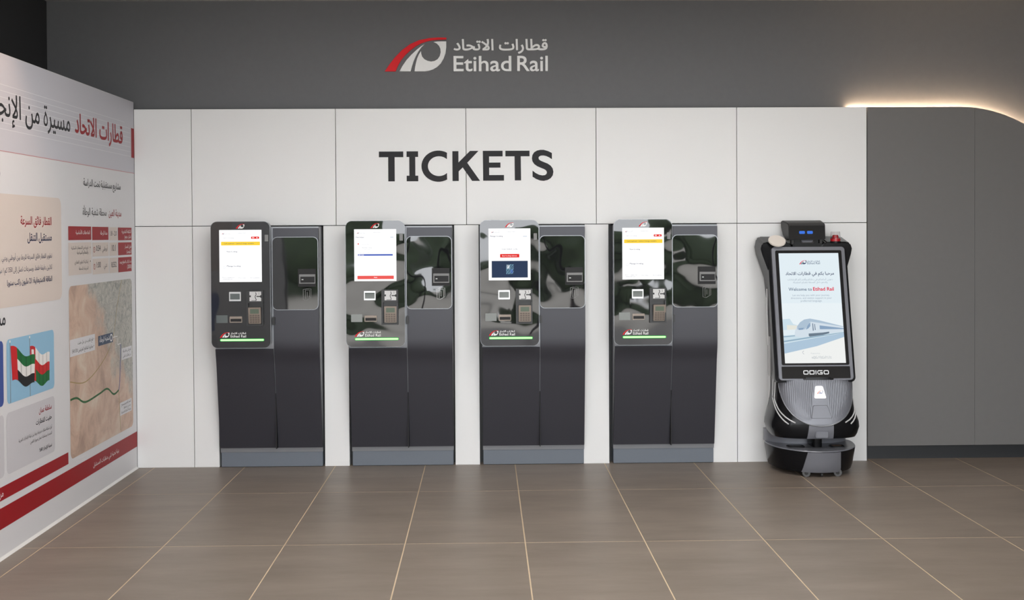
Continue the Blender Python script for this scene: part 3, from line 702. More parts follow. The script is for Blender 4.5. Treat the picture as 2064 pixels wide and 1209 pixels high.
def machine(i, X, amp, rim_label):
    root = empty('ticket_machine', (X, 0, 0))
    tag(root, rim_label, 'ticket machine', 'self-service ticket machines in the wall')
    # carcass behind the doors, with silver sides
    zs = [0.10, 0.13] + KZ[1:] + [1.598]
    MB().loft([[(0.012, 0.08, z), (0.689, 0.08, z), (0.689, front_y(z) + 0.012, z), (0.012, front_y(z) + 0.012, z)] for z in zs]).build('cabinet', 'cab_side', root)
    MB().box(0.014, 0.687, -0.008, 0.08, 0.002, 0.103).build('plinth', 'plinth', root, bevel=0.002, seg=1)
    MB().box(0.018, 0.683, -0.004, 0.08, 0.0, 0.115).build('plinth_gap', 'gap', root)
    for a, b in ((0.013, 0.390), (0.393, 0.688)):
        MB().box(a, b, -0.014, 0.05, 0.109, 0.127).build('base_rail', 'plinth', root, bevel=0.001, seg=1)
    MB().box(0.0115, 0.6895, front_y(1.5) + 0.02, 0.08, 1.5975, 1.602).build('top_gap', 'gap', root)
    d1 = door_leaf(0.012, 0.389, 0.131, 0.800).build('lower_door', 'door', root, bevel=0.0015, seg=1, smooth=True)
    d2 = door_leaf(0.394, 0.689, 0.131, 1.588).build('side_door', 'door', root, bevel=0.0015, seg=1, smooth=True)
    MB().box(0.389, 0.394, front_y(0.5) + 0.012, -0.02, 0.132, 0.70).build('door_gap', 'gap', root)
    MB().box(0.387, 0.404, -0.172, -0.15, 0.957, 1.009).build('door_latch', 'black_plastic', root, bevel=0.003)
    # left upper head with the customer interface
    hf = Frame((0, -0.200, 0), (1, 0, 0), (0, 0, 1))
    slab('head_body', hf, rrect(0.003, 0.381, 0.815, 1.630, 0.040, 8), -0.060, -0.004, 'cab_side', root)
    slab('head_rim', hf, rrect(0.0, 0.384, 0.811, 1.633, 0.042, 8), -0.006, 0.0, 'rim', root)
    FM = fascia_material(i, amp)
    slab('fascia', hf, rrect(0.0018, 0.3822, 0.8128, 1.6312, 0.0405, 8), 0.0, 0.002, FM, root)
    zt = lambda v: 1.633 - v
    N = 0.0022
    # emblem above the screen
    e = raised('emblem', hf, [sc(EMB_RED, 0.056, 0.163, zt(0.047))], N, N + 0.0006, 'sign_red', root)
    raised('emblem_stroke', hf, [sc(EMB_STROKE, 0.056, 0.163, zt(0.047))], N, N + 0.0006, 'sign_white', e)
    raised('emblem_eye', hf, [sc(EMB_EYE, 0.056, 0.163, zt(0.047))], N, N + 0.0006, 'sign_white', e)
    slab('camera_window', hf, rrect(0.350, 0.372, zt(0.130), zt(0.087), 0.002, 2), N, N + 0.001, 'pict_grey', root)
    # screen and its page
    scr = slab('screen', hf, rrect(0.0565, 0.329, zt(0.392), zt(0.055), 0.001, 1), N - 0.001, N + 0.0006, E_['white'], root)
    n = N + 0.0012
    def tx(s, u, v, w, c='text', bold=0.0): return sheet('screen_text', hf, place(*text_polys(s, bold, 1), u, zt(v), w), n + 0.0005, E_[c], scr)
    def bar(u0, u1, v0, v1, c, r=0.0): return ui('screen_box', hf, [[rrect(u0, u1, zt(v1), zt(v0), r or 0.0005, 3)]], n, c, scr)
    ui('screen_emblem', hf, [sc(EMB_RED, 0.017, 0.073, zt(0.083))], n, 'red', scr); ui('screen_emblem', hf, [sc(EMB_EYE, 0.017, 0.073, zt(0.083)), sc(EMB_STROKE, 0.017, 0.073, zt(0.083))], n, 'navy', scr)
    tx('قطارات الاتحاد', 0.094, 0.073, 0.034, 'grey'); tx('Etihad Rail', 0.094, 0.083, 0.034, 'grey')
    tx('Language English', 0.175, 0.078, 0.055, 'grey'); bar(0.24, 0.31, 0.0755, 0.0762, 'dim')
    if i in (0, 3):
        tx('Start a booking', 0.080, 0.110, 0.070, 'grey'); bar(0.262, 0.314, 0.0985, 0.113, 'red', 0.004); tx('EN', 0.270, 0.109, 0.012, 'white', .02); tx('AR', 0.294, 0.109, 0.012, 'white', .02)
        bar(0.068, 0.319, 0.131, 0.155, 'yellow', 0.002); tx('Cash payment - Limited change available', 0.085, 0.146, 0.195, 'slate')
        bar(0.072, 0.314, 0.178, 0.250, 'white', 0.006); tx('New booking', 0.105, 0.199, 0.067, 'navy', .01); bar(0.105, 0.285, 0.210, 0.2108, 'dim')
        tx('Manage booking', 0.105, 0.293, 0.088, 'navy', .01); bar(0.105, 0.215, 0.303, 0.3038, 'dim')
        for v in (0.205, 0.297): ui('screen_icon', hf, [[[(0.088 + 0.008 * math.cos(2 * PI * j / 14), zt(v) + 0.008 * math.sin(2 * PI * j / 14)) for j in range(14)], [(0.088 + 0.006 * math.cos(2 * PI * j / 14), zt(v) + 0.006 * math.sin(2 * PI * j / 14)) for j in range(14)]]], n, 'dim', scr)
        tx('Book or manage your', 0.076, 0.365, 0.078, 'navy'); tx('journey with ease', 0.076, 0.375, 0.066, 'navy'); tx('Print ticket', 0.180, 0.369, 0.048, 'grey'); tx('Accessibility', 0.255, 0.369, 0.060, 'grey')
    elif i == 1:
        tx('Print ticket', 0.066, 0.111, 0.055, 'navy', .015); bar(0.290, 0.312, 0.103, 0.112, 'pale', 0.002)
        ui('screen_icon', hf, [[[(0.083 + 0.0045 * math.cos(2 * PI * j / 12), zt(0.150) + 0.0045 * math.sin(2 * PI * j / 12)) for j in range(12)]]], n, 'red', scr)
        tx('Choose your ticket', 0.100, 0.155, 0.054, 'grey'); tx('Abu Dhabi - Dubai', 0.108, 0.177, 0.062, 'text'); tx('One way, Economy', 0.108, 0.188, 0.055, 'grey'); tx('Total to pay, including all taxes', 0.086, 0.209, 0.095, 'grey')
        bar(0.080, 0.306, 0.217, 0.227, 'blue'); tx('AED 10.00', 0.083, 0.225, 0.036, 'white', .02)
        bar(0.076, 0.312, 0.357, 0.379, 'salmon', 0.002); tx('Next', 0.184, 0.371, 0.020, 'white', .02)
    else:
        tx('Manage booking', 0.066, 0.109, 0.083, 'navy', .012); bar(0.280, 0.308, 0.103, 0.111, 'pale', 0.002)
        tx('Scan ticket code', 0.142, 0.194, 0.102, 'text'); bar(0.131, 0.256, 0.221, 0.244, 'red', 0.001); tx('Enter booking reference', 0.144, 0.236, 0.098, 'white', .012)
        bar(0.076, 0.311, 0.266, 0.375, 'slate', 0.001); bar(0.170, 0.218, 0.288, 0.352, 'cyan', 0.002); bar(0.174, 0.192, 0.292, 0.316, 'white'); bar(0.198, 0.214, 0.296, 0.318, 'slate'); bar(0.174, 0.190, 0.323, 0.333, 'slate'); bar(0.198, 0.214, 0.322, 0.346, 'blue')
    # contactless reader
    cr = slab('contactless_reader', hf, rrect(0.118, 0.193, zt(0.516), zt(0.456), 0.003, 3), N, N + 0.006, 'steel', root)
    slab('reader_window', hf, rrect(0.124, 0.187, zt(0.505), zt(0.467), 0.002, 2), N + 0.006, N + 0.0066, 'scan', cr)
    # pin pad bay: dark frame, hood, recessed terminal with keys
    bay = MB()
    bx = lambda b, u0, u1, v0, v1, n0, n1: b.add([tuple(hf(u, zt(v), q)) for q in (n0, n1) for u, v in ((u0, v1), (u1, v1), (u1, v0), (u0, v0))], [(0, 3, 2, 1), (4, 5, 6, 7), (0, 1, 5, 4), (1, 2, 6, 5), (2, 3, 7, 6), (3, 0, 4, 7)])
    bx(bay, 0.232, 0.244, 0.448, 0.675, N, N + 0.024); bx(bay, 0.330, 0.339, 0.525, 0.675, N, N + 0.024); bx(bay, 0.244, 0.330, 0.665, 0.675, N, N + 0.024)
    bx(bay, 0.244, 0.339, 0.448, 0.528, N, N + 0.024); bx(bay, 0.244, 0.330, 0.528, 0.665, N - 0.001, N + 0.001)
    bay = bay.build('payment_bay', 'black_plastic', root)
    pp = N + 0.0243
    sheet('pictogram_plate', hf, [rect(0.253, 0.328, zt(0.516), zt(0.454))], pp, 'pict_white', bay)
    blk = [rect(0.253, 0.262, zt(0.490), zt(0.478)), rect(0.298, 0.328, zt(0.489), zt(0.482)), rect(0.322, 0.328, zt(0.494), zt(0.477)), [ribbon_pts for ribbon_pts in ribbon(smooth([(0.292, zt(0.460)), (0.296, zt(0.472)), (0.289, zt(0.487)), (0.297, zt(0.508))]), 0.0022)],
           [[(0.264, zt(0.511)), (0.290, zt(0.511)), (0.297, zt(0.506)), (0.297, zt(0.514)), (0.266, zt(0.514))]], rect(0.313, 0.315, zt(0.473), zt(0.459))]
    sheet('pictogram_mark', hf, blk, pp + 0.0006, 'black_plastic', bay)
    tl = 0.006 if i == 0 else -0.006
    pf = Frame(hf(0.250 - tl, zt(0.661), N + 0.003), (1, 0, 0), (tl * 1.6, -0.20, 1))
    if i in (1, 2): pf = Frame(hf(0.250, zt(0.661), N + 0.003), (1, 0, 0), (0, -0.12, 1))
    pad = slab('pin_pad', pf, rrect(0.0, 0.080, 0.0, 0.108, 0.003, 3), 0.0, 0.010, 'beige_metal', root)
    slab('pad_display', pf, rrect(0.012, 0.068, 0.068, 0.098, 0.001, 1), 0.010, 0.0108, 'lcd', pad)
    for r_ in range(4):
        for c_ in range(4):
            slab('key', pf, rrect(0.009 + 0.0165 * c_, 0.0215 + 0.0165 * c_, 0.007 + 0.0145 * r_, 0.0165 + 0.0145 * r_, 0.002, 2), 0.010, 0.0135, 'key', pad)
    # barcode scanner window, ticket slot
    slab('scanner_window', hf, rrect(0.033, 0.106, zt(0.657), zt(0.607), 0.001, 1), N, N + 0.0008, 'scan', root)
    ts = slab('ticket_slot', hf, rrect(0.120, 0.200, zt(0.655), zt(0.615), 0.002, 2), N, N + 0.008, 'beige_metal', root)
    slab('slot_mouth', hf, rrect(0.126, 0.196, zt(0.649), zt(0.630), 0.001, 1), N + 0.008, N + 0.0088, 'gap', ts)
    # company name and green light bar
    g = raised('name_emblem', hf, [sc(EMB_RED, 0.062, 0.055, zt(0.752))], N, N + 0.0006, 'sign_red', root)
    raised('emblem_stroke', hf, [sc(EMB_STROKE, 0.062, 0.055, zt(0.752))], N, N + 0.0006, 'sign_white', g); raised('emblem_eye', hf, [sc(EMB_EYE, 0.062, 0.055, zt(0.752))], N, N + 0.0006, 'sign_white', g)
    sheet('name_arabic', hf, place(*text_polys('قطارات الاتحاد', 0.012, 2), 0.124, zt(0.730), 0.100), N + 0.0006, 'sign_white', g)
    sheet('name_english', hf, place(*text_polys('Etihad Rail', 0.008, 2), 0.124, zt(0.752), 0.100), N + 0.0006, 'sign_white', g)
    lb_ = slab('light_bar', hf, rrect(0.056, 0.341, zt(0.7765), zt(0.7605), 0.0075, 5), N, N + 0.002, 'led_green', root)
    slab('light_core', hf, rrect(0.059, 0.338, zt(0.7740), zt(0.7630), 0.0052, 5), N + 0.002, N + 0.003, 'led_core', lb_)
    # banknote panel on the side door
    nf = Frame((0, -0.154, 0), (1, 0, 0), (0, 0, 1))
    slab('note_panel_rim', nf, rrect(0.389, 0.6885, 1.054, 1.531, 0.034, 8), 0.0, 0.010, 'rim', root)
    slab('note_panel', nf, rrect(0.3925, 0.685, 1.0575, 1.5275, 0.031, 8), 0.010, 0.012, fascia_material(i + 4, amp * 0.7 if i else 0.003), root)
    na = slab('note_acceptor', nf, rrect(0.557, 0.673, 1.206, 1.322, 0.002, 2), 0.012, 0.016, 'gap', root)
    slab('acceptor_frame', nf, rrect(0.566, 0.670, 1.226, 1.287, 0.002, 2), 0.016, 0.026, 'pict_grey', na)
    slab('acceptor_mouth', nf, rrect(0.574, 0.666, 1.233, 1.272, 0.002, 2), 0.026, 0.027, 'gap', na)
    slab('acceptor_light', nf, rrect(0.582, 0.594, 1.250, 1.256, 0.001, 1), 0.027, 0.0275, 'pict_white', na)
    t_ = 0.0012
    def out(pts): return [ribbon(pts + [pts[0]], t_)]
    sheet('note_pictogram', nf, [[ribbon([(0.590, 1.188), (0.612, 1.192), (0.641, 1.192), (0.641, 1.135), (0.612, 1.118), (0.590, 1.122), (0.590, 1.188)], t_)[0]], [ribbon([(0.604, 1.183), (0.604, 1.126)], t_)[0]],
                                 [ribbon([(0.604, 1.183), (0.632, 1.183), (0.632, 1.134)], t_)[0]], [ribbon([(0.616, 1.172), (0.616, 1.138)], t_)[0]]], 0.0128, 'pict_white' if i == 1 else 'pict_grey', root)
    return root

machine(0, -1.778, 0.006, 'ticket machine with yellow screen banner nearest the printed mural')
machine(1, -0.907, 0.030, 'ticket machine with wide red button at the foot of its screen')
machine(2, -0.035, 0.030, 'ticket machine with dark picture on the lower half of its screen')
machine(3, 0.837, 0.024, 'ticket machine with yellow screen banner nearest the guide robot')

# ------------------------------------------------------------------ guide robot
M['rb_black'] = mat('gloss_black_shell', (0.008, 0.008, 0.009), 0.18, ior=1.4, spec=0.22)
M['rb_grey'] = mat('metallic_grey_shell', (0.185, 0.190, 0.215), 0.30, 0.15)
M['rb_side'] = mat('dark_grey_side', (0.035, 0.034, 0.034), 0.35, ior=1.4, spec=0.3)
M['rb_glass'] = mat('black_glass', (0.012, 0.012, 0.013), 0.04)
M['rb_white'] = mat('white_line', (0.62, 0.62, 0.62), 0.35); M['rb_disc'] = mat('cream_disc', (0.76, 0.70, 0.64), 0.5)
M['stop_red'] = mat('stop_red', (0.45, 0.012, 0.02), 0.25); M['clear'] = mat('clear_plastic', (0.9, 0.88, 0.88), 0.05, ior=1.2, trans=1.0)
M['chrome'] = mat('chrome', (0.8, 0.8, 0.82), 0.12, 1.0); M['wheel'] = mat('caster_rubber', (0.09, 0.09, 0.09), 0.4)
M['eye'] = glow('blue_eye', srgb(74, 130, 240), 1.0); M['blue_led'] = glow('blue_led', srgb(84, 90, 230), 1.6); M['badge'] = glow('lit_badge', (1, 0.98, 0.97), 1.6)
M['amber'] = mat('copper_insert', (0.30, 0.17, 0.09), 0.3, 0.6)
rb = empty('guide_robot', (2.112, -0.29, 0)); tag(rb, 'grey and black guide robot with tilted portrait touch screen standing by the wall', 'robot')

def sel(a, yf, yb, z, e=2.6, n=48, ym=None):
    """rounded ring: half width a, front yf, back yb, widest at ym"""
    yc = (yf + yb) / 2 if ym is None else ym; out = []
    for k in range(n):
        t = 2 * PI * k / n; c, s = math.cos(t), math.sin(t); b = (yb - yc) if s > 0 else (yc - yf)
        out.append((a * math.copysign(abs(c) ** (2 / e), c), yc + b * math.copysign(abs(s) ** (2 / e), s), z))
    return out
def lerp_tab(tab, z):
    for (z0, *p), (z1, *q) in zip(tab, tab[1:]):
        if z <= z1:
            t = max(0.0, (z - z0) / (z1 - z0)); return [a + (b - a) * t for a, b in zip(p, q)]
    return list(tab[-1][1:])
# base
BT = [(0.030, 0.262, -0.238, 0.235), (0.060, 0.270, -0.256, 0.245), (0.165, 0.287, -0.278, 0.250)]
YM = 0.095
MB().loft([sel(*lerp_tab(BT, z), z, 2.1, 64, YM) for z in (0.030, 0.06, 0.11, 0.158)] + [sel(0.286, -0.277, 0.249, 0.165, 2.1, 64, YM)]).build('base_skirt', 'rb_black', rb, smooth=True)
MB().loft([sel(0.284, -0.275, 0.247, 0.1655, 2.1, 64, YM), sel(0.281, -0.272, 0.244, 0.171, 2.1, 64, YM), sel(0.268, -0.258, 0.23, 0.168, 2.1, 64, YM)]).build('base_tray', 'rb_grey', rb, smooth=True)
def skin(tab, e, off, x0f, x1f, zs, nx=14, ym=None):
    """a strip following a lofted front, between x0f(z) and x1f(z), standing off by off"""
    b = MB(); rows_ = []
    for z in zs:
        a, yf, yb = lerp_tab(tab, z)[:3]; yc = (yf + yb) / 2 if ym is None else ym; bb_ = yc - yf
        r = []
        for i in range(nx + 1):
            x = x0f(z) + (x1f(z) - x0f(z)) * i / nx
            y = yc - bb_ * max(0.0, 1 - abs(x / a) ** e) ** (1 / e) - off
            r.append((x, y, z))
        rows_.append(r)
    fs = []; vs = [p for r in rows_ for p in r]; m = nx + 1
    back = [(p[0], p[1] + off + 0.004, p[2]) for p in vs]; K0 = len(vs)
    for k in range(len(rows_) - 1):
        for i in range(nx):
            q = (k * m + i, k * m + i + 1, (k + 1) * m + i + 1, (k + 1) * m + i); fs.append(q); fs.append(tuple(K0 + j for j in reversed(q)))
    edge = [i for i in range(m)] + [k * m + nx for k in range(1, len(rows_))] + [(len(rows_) - 1) * m + i for i in range(nx - 1, -1, -1)] + [k * m for k in range(len(rows_) - 2, 0, -1)]
    for a_, b_ in zip(edge, edge[1:] + edge[:1]): fs.append((a_, b_, K0 + b_, K0 + a_))
    return b.add(vs + back, fs)
skin(BT, 2.1, 0.004, lambda z: -0.125 + (z - 0.03) * 0.20, lambda z: 0.122 - (z - 0.03) * 0.08, [0.030, 0.06, 0.09, 0.12, 0.15, 0.163], ym=YM).build('base_front', 'rb_grey', rb, smooth=True)
# handle recesses on the tray
tf = Frame((0, 0, 0.1685), (1, 0, 0), (0, 1, 0))
for x, m_ in ((-0.128, 'rb_black'), (0.138, 'amber')):
    w_ = 0.055 if x < 0 else 0.044
    h_ = slab('tray_recess', tf, [(x + p, -0.075 + q) for p, q in rrect(-w_, w_, -0.040, 0.040, 0.026)], 0.0, 0.004, 'gap', rb)
    slab('recess_insert', tf, [(x + p, -0.072 + q) for p, q in rrect(-w_ * 0.72, w_ * 0.72, -0.020, 0.020, 0.014)], 0.004, 0.0045, m_ if m_ != 'rb_black' else 'rb_side', h_)
# waist: grey recessed wall, black neck and lamp
MB().loft([sel(0.272, 0.030, 0.24, z, 2.4, 48, 0.20) for z in (0.166, 0.245)]).build('waist', 'rb_grey', rb, smooth=True)
MB().loft([[(x + 0.008, y, z_) for x, y, z_ in sel(0.034, -0.11, 0.05, z, 4.0)] for z in (0.168, 0.246)]).build('neck_column', 'rb_black', rb, smooth=True)
MB().cyl((-0.150, 0.062, 0.205), (-0.25, -1, 0), 0.010, 0.012, 16).build('status_lamp', 'blue_led', rb)
# lower body
LT = [(0.236, 0.268, -0.186, 0.240), (0.256, 0.278, -0.198, 0.248), (0.298, 0.290, -0.205, 0.252), (0.330, 0.287, -0.204, 0.252), (0.38, 0.270, -0.196, 0.252), (0.44, 0.256, -0.183, 0.252), (0.52, 0.250, -0.168, 0.252), (0.62, 0.248, -0.150, 0.252)]
LZ = [0.236, 0.245, 0.256, 0.275, 0.298, 0.315, 0.33, 0.355, 0.38, 0.41, 0.44, 0.48, 0.52, 0.57, 0.62]
MB().loft([sel(*lerp_tab(LT, z), z, 3.2, 64) for z in LZ]).build('lower_body', 'rb_black', rb, smooth=True)
skin(LT, 3.2, 0.004, lambda z: -0.085 + (z - 0.236) * 0.12, lambda z: 0.083 - (z - 0.236) * 0.02, [0.236, 0.25, 0.28, 0.31, 0.34]).build('chin_panel', 'rb_grey', rb, smooth=True)
MB().box(-0.036, 0.044, -0.216, -0.17, 0.244, 0.285).build('chin_block', 'rb_grey', rb, bevel=0.004)
# ribbed shield: ribs are real ridges
def half(z):     # half width of the U-shaped shield
    t = max(0.0, min(1.0, (0.605 - z) / (0.605 - 0.318))); return 0.2370 * (1 - t ** 2.7) ** 0.5
def shield_y(x, z):
    a, yf, yb = lerp_tab(LT, z); yc, b_ = (yf + yb) / 2, (yb - yf) / 2
    return yc - b_ * max(0.0, 1 - abs(x / a) ** 3.2) ** (1 / 3.2) - 0.010
def shield():
    b = MB(); nx, nz = 168, 36; zs = [0.605 - 0.2869 * math.sin(PI / 2 * k / nz) for k in range(nz + 1)]
    vs = []
    for z in zs:
        h = half(z)
        for i in range(nx + 1):
            s = -1 + 2 * i / nx; x = s * h
            mid = abs(x) < 0.040 + (0.57 - z) * 0.14 and z < 0.585
            top = min(1.0, max(0.0, (0.598 - z) / 0.01)); low = min(1.0, max(0.0, (z - 0.350) / 0.03)); edge = min(1.0, max(0.0, (h - abs(x)) / 0.012))
            rib = 0.0 if mid else 0.0040 * max(0.0, math.cos(2 * PI * x / 0.0115)) * top * low * edge
            vs.append((x, shield_y(x, z) - rib, z))
    m = nx + 1
    b.add(vs, [(k * m + i, k * m + i + 1, (k + 1) * m + i + 1, (k + 1) * m + i) for k in range(nz) for i in range(nx)])
    rim = [vs[i * m] for i in range(nz + 1)] + [vs[i * m + nx] for i in range(nz, -1, -1)]
    return b, rim
sb, rim = shield(); so = sb.build('ribbed_shield', 'rb_grey', rb)
for p_ in so.data.polygons: p_.use_smooth = True
MB().tube(rim, 0.003, 6).build('shield_edge', 'rim', rb, smooth=True)
def on_shield(name, poly, off, m_, par):
    """small plate lying on the shield"""
    vs = [(x, shield_y(x, z) - off, z) for x, z in poly]; bk = [(x, shield_y(x, z) + 0.002, z) for x, z in poly]
    return MB().prism(vs, bk).build(name, m_, par)
def rpoly(pts, r, n=4):
    out = []
    for i, p in enumerate(pts):
        a, b, c = Vector(pts[i - 1]), Vector(p), Vector(pts[(i + 1) % len(pts)])
        p0, p1 = b + (a - b).normalized() * r, b + (c - b).normalized() * r
        for k in range(n + 1):
            t = k / n; q = p0 * (1 - t) ** 2 + b * 2 * t * (1 - t) + p1 * t * t; out.append((q.x, q.y))
    return out
bd = on_shield('lit_badge', rpoly([(-0.026, 0.568), (0.020, 0.568), (0.040, 0.492), (-0.036, 0.492)], 0.009), 0.005, 'badge', rb)
M['badge_red'] = glow('badge_red', srgb(250, 150, 130), 1.0); M['badge_navy'] = glow('badge_navy', srgb(170, 176, 200), 1.0)
bz = lambda pl_, k: [(-0.019 + x * k, 0.520 + y * k) for x, y in pl_]
for nm_, pl_, m_ in (('badge_emblem', EMB_RED, 'badge_red'), ('badge_emblem', EMB_STROKE, 'badge_navy'), ('badge_emblem', EMB_EYE, 'badge_navy')):
    on_shield(nm_, bz(pl_, 0.040), 0.0062, m_, bd)
hp = rpoly([(-0.046, 0.448), (0.044, 0.448), (0.070, 0.368), (-0.062, 0.368)], 0.008)
on_shield('hatch_gap', hp, 0.0025, 'rb_side', rb)
on_shield('hatch', [(x * 0.965, 0.408 + (z - 0.408) * 0.96) for x, z in hp], 0.004, 'rb_grey', rb)

# upright back body with shoulder wings
UT = [(0.60, 0.248, -0.118, 0.252), (0.80, 0.248, -0.080, 0.252), (1.0, 0.248, -0.030, 0.252), (1.2, 0.248, 0.015, 0.252), (1.30, 0.250, 0.04, 0.252), (1.445, 0.246, 0.072, 0.252)]
MB().loft([sel(*lerp_tab(UT, z), z, 5.0) for z in (0.60, 0.8, 1.0, 1.2, 1.3, 1.445)]).build('back_body', 'rb_side', rb, smooth=True)
def wing(sg):
    # x, z at the back, z at the front, y of the front
    pf_ = [(0.222, 1.10, 1.10, 0.03), (0.238, 1.24, 1.24, 0.042), (0.292, 1.40, 1.40, 0.066), (0.300, 1.445, 1.435, 0.072), (0.290, 1.500, 1.468, 0.076), (0.268, 1.516, 1.478, 0.078), (0.130, 1.516, 1.478, 0.078), (0.094, 1.462, 1.450, 0.076), (0.094, 1.10, 1.10, 0.03)]
    ox = -0.014
    fr_ = [(sg * x + ox, y, zf) for x, z, zf, y in pf_]; bk_ = [(sg * (x + (0.004 if x > 0.2 else 0)) + ox, 0.250, z) for x, z, zf, y in pf_]
    if sg < 0: fr_.reverse(); bk_.reverse()
    return MB().prism(fr_, bk_).build('shoulder', 'rb_black', rb, bevel=0.008, smooth=True)
wing(-1); wing(1)
MB().box(-0.10, 0.10, 0.085, 0.25, 1.40, 1.470).build('collar', 'rb_black', rb, bevel=0.006)
# side lines, and chrome grip with its bright reflection painted white
def side_line(y0, th1, z1, sgn=-1):
    """white inlay running down the flank and sweeping round at the foot; th1 = end angle, 0 = flank, 90 = front"""
    pts = []
    for k in range(34):
        t = k / 33; z = 0.86 - t * (0.86 - z1)
        if z > 0.60:
            a_, yf, yb = lerp_tab(UT, z); yc, b_ = (yf + yb) / 2, (yb - yf) / 2
            q = max(-0.99, min(0.99, (y0 - yc) / b_)); x = a_ * (1 - abs(q) ** 5) ** 0.2; y = y0
        else:
            a_, yf, yb = lerp_tab(LT, z); yc, b_ = (yf + yb) / 2, (yb - yf) / 2; q = (y0 - yc) / b_
            th0 = -math.copysign(math.asin(min(0.99, abs(q) ** 1.6)), q)
            s_ = max(0.0, (0.475 - z) / (0.475 - z1)); th = th0 + (math.radians(th1) - th0) * s_ ** 1.35
            x = a_ * abs(math.cos(th)) ** (2 / 3.2); y = yc - b_ * math.copysign(abs(math.sin(th)) ** (2 / 3.2), th)
            x *= 1.004; y = yc + (y - yc) * 1.006
        pts.append((sgn * (x + 0.0008), y, z))
    return pts
for sgn in (-1, 1):
    for y0, th1, z1 in ((-0.03, 67, 0.338), (0.01, 57, 0.328), (0.10, -30, 0.335), (0.135, -40, 0.330)):
        MB().tube(side_line(y0, th1, z1, sgn), 0.0042, 6).build('side_line', 'rb_white', rb, smooth=True)
    MB().tube([(sgn * 0.250, 0.175, 1.17), (sgn * 0.253, 0.16, 1.0), (sgn * 0.250, 0.145, 0.80)], 0.0055, 8).build('side_grip', 'rb_white', rb, smooth=True)
# tilted display head: grey surround, glass, lit screen, name plate
tilt = Vector((0, 0.20, 0.845)).normalized()
DF = Frame((-0.012, -0.150, 0.603), (1, 0, 0), tilt)
Hh = 0.868
slab('display_frame', DF, rrect(-0.2385, 0.2385, 0.0, Hh, 0.022), -0.028, 0.0, 'rb_grey', rb, bevel=0.003)
slab('display_back', DF, rrect(-0.258, 0.258, -0.01, Hh - 0.01, 0.03), -0.075, -0.024, 'rb_black', rb, bevel=0.006)
gl = slab('display_glass', DF, rrect(-0.2165, 0.2165, 0.096, 0.844, 0.010), 0.0, 0.002, 'rb_glass', rb)
RS = {}
for k_, c_ in dict(page=srgb(229, 241, 247), pale=srgb(236, 245, 249), navy=srgb(62, 72, 104), red=srgb(226, 42, 74), grey=srgb(158, 170, 184), slate=srgb(108, 124, 146), rail=srgb(150, 178, 198), platform=srgb(176, 200, 220), body=srgb(214, 226, 236), shade=srgb(176, 196, 214),
                   glass=srgb(140, 166, 194), dark=srgb(110, 126, 142), stone=srgb(242, 244, 242), haze=srgb(206, 226, 236), dune=srgb(232, 232, 222), teal=srgb(60, 92, 100)).items(): RS[k_] = glow('robot_screen_' + k_, c_, 1.14)
x0, x1, v0, v1 = -0.1950, 0.1950, 0.108, 0.825
rs = slab('screen', DF, rrect(x0, x1, v0, v1, 0.001, 1), 0.002, 0.0028, RS['page'], rb)
def sp_(name, polys, n_, c_): return sheet(name, DF, polys, 0.0028 + n_, RS[c_], rs)
PX = lambda pts: [[(x0 + (x - 125) / 925.0 * (x1 - x0) + (0 if True else 0), v1 - (y) / 1850.0 * (v1 - v0)) for x, y in pts]]
# picture of the train, laid out on a 925 x 1850 page
def pg(pts): return [[(x0 + x / 925.0 * (x1 - x0), v1 - y / 1850.0 * (v1 - v0)) for x, y in pts]]
sp_('page_light', [pg([(0, 850), (925, 850), (925, 1230), (0, 1230)])], 0.0004, 'pale')
sp_('page_haze', [pg([(0, 1120), (110, 1110), (160, 1200), (260, 1230), (260, 1310), (0, 1310)])], 0.0006, 'haze')
sp_('page_dune', [pg([(60, 1215), (240, 1225), (240, 1300), (60, 1300)])], 0.0007, 'dune')
sp_('page_ground', [pg([(0, 1300), (925, 1250), (925, 1850), (0, 1850)])], 0.0008, 'page')
sp_('track_bed', [pg([(0, 1390), (260, 1370), (925, 1300), (925, 1345), (420, 1440), (0, 1520)])], 0.0010, 'haze')
sp_('rail', [pg([(0, 1402), (200, 1385), (200, 1400), (0, 1420)]), pg([(0, 1478), (360, 1420), (925, 1340), (925, 1350), (380, 1440), (0, 1502)])], 0.0012, 'rail')
sp_('platform_edge', [pg([(0, 1525), (420, 1445), (925, 1352), (925, 1420), (500, 1570), (0, 1690)])], 0.0012, 'platform')
sp_('platform', [pg([(0, 1690), (500, 1570), (925, 1420), (925, 1850), (0, 1850)])], 0.0012, 'stone')
sp_('train_body', [pg([(175, 1400), (172, 1350), (185, 1300), (215, 1240), (265, 1170), (330, 1125), (420, 1110), (560, 1140), (925, 1245), (925, 1330), (600, 1375), (400, 1410), (260, 1420)])], 0.0016, 'body')
sp_('train_roof', [pg([(265, 1170), (330, 1125), (420, 1110), (560, 1140), (925, 1245), (925, 1252), (600, 1190), (440, 1165)])], 0.0018, 'shade')
sp_('train_windscreen', [pg([(215, 1240), (265, 1170), (330, 1140), (420, 1140), (390, 1220), (330, 1290), (250, 1300), (215, 1290)])], 0.0020, 'shade')
sp_('train_glass', [pg([(345, 1295), (372, 1235), (420, 1165), (418, 1235), (385, 1275)]), pg([(235, 1270), (320, 1262), (300, 1295), (240, 1300)])], 0.0024, 'glass')
sp_('train_windows', [pg([(560, 1225), (925, 1275), (925, 1290), (560, 1290)])], 0.0022, 'glass')
sp_('train_door', [pg([(450, 1190), (462, 1190), (466, 1310), (452, 1315)]), pg([(480, 1200), (490, 1200), (496, 1300), (484, 1304)])], 0.0022, 'slate')
sp_('train_underframe', [pg([(385, 1360), (600, 1345), (700, 1330), (700, 1358), (600, 1385), (400, 1412), (385, 1400)])], 0.0022, 'dark')
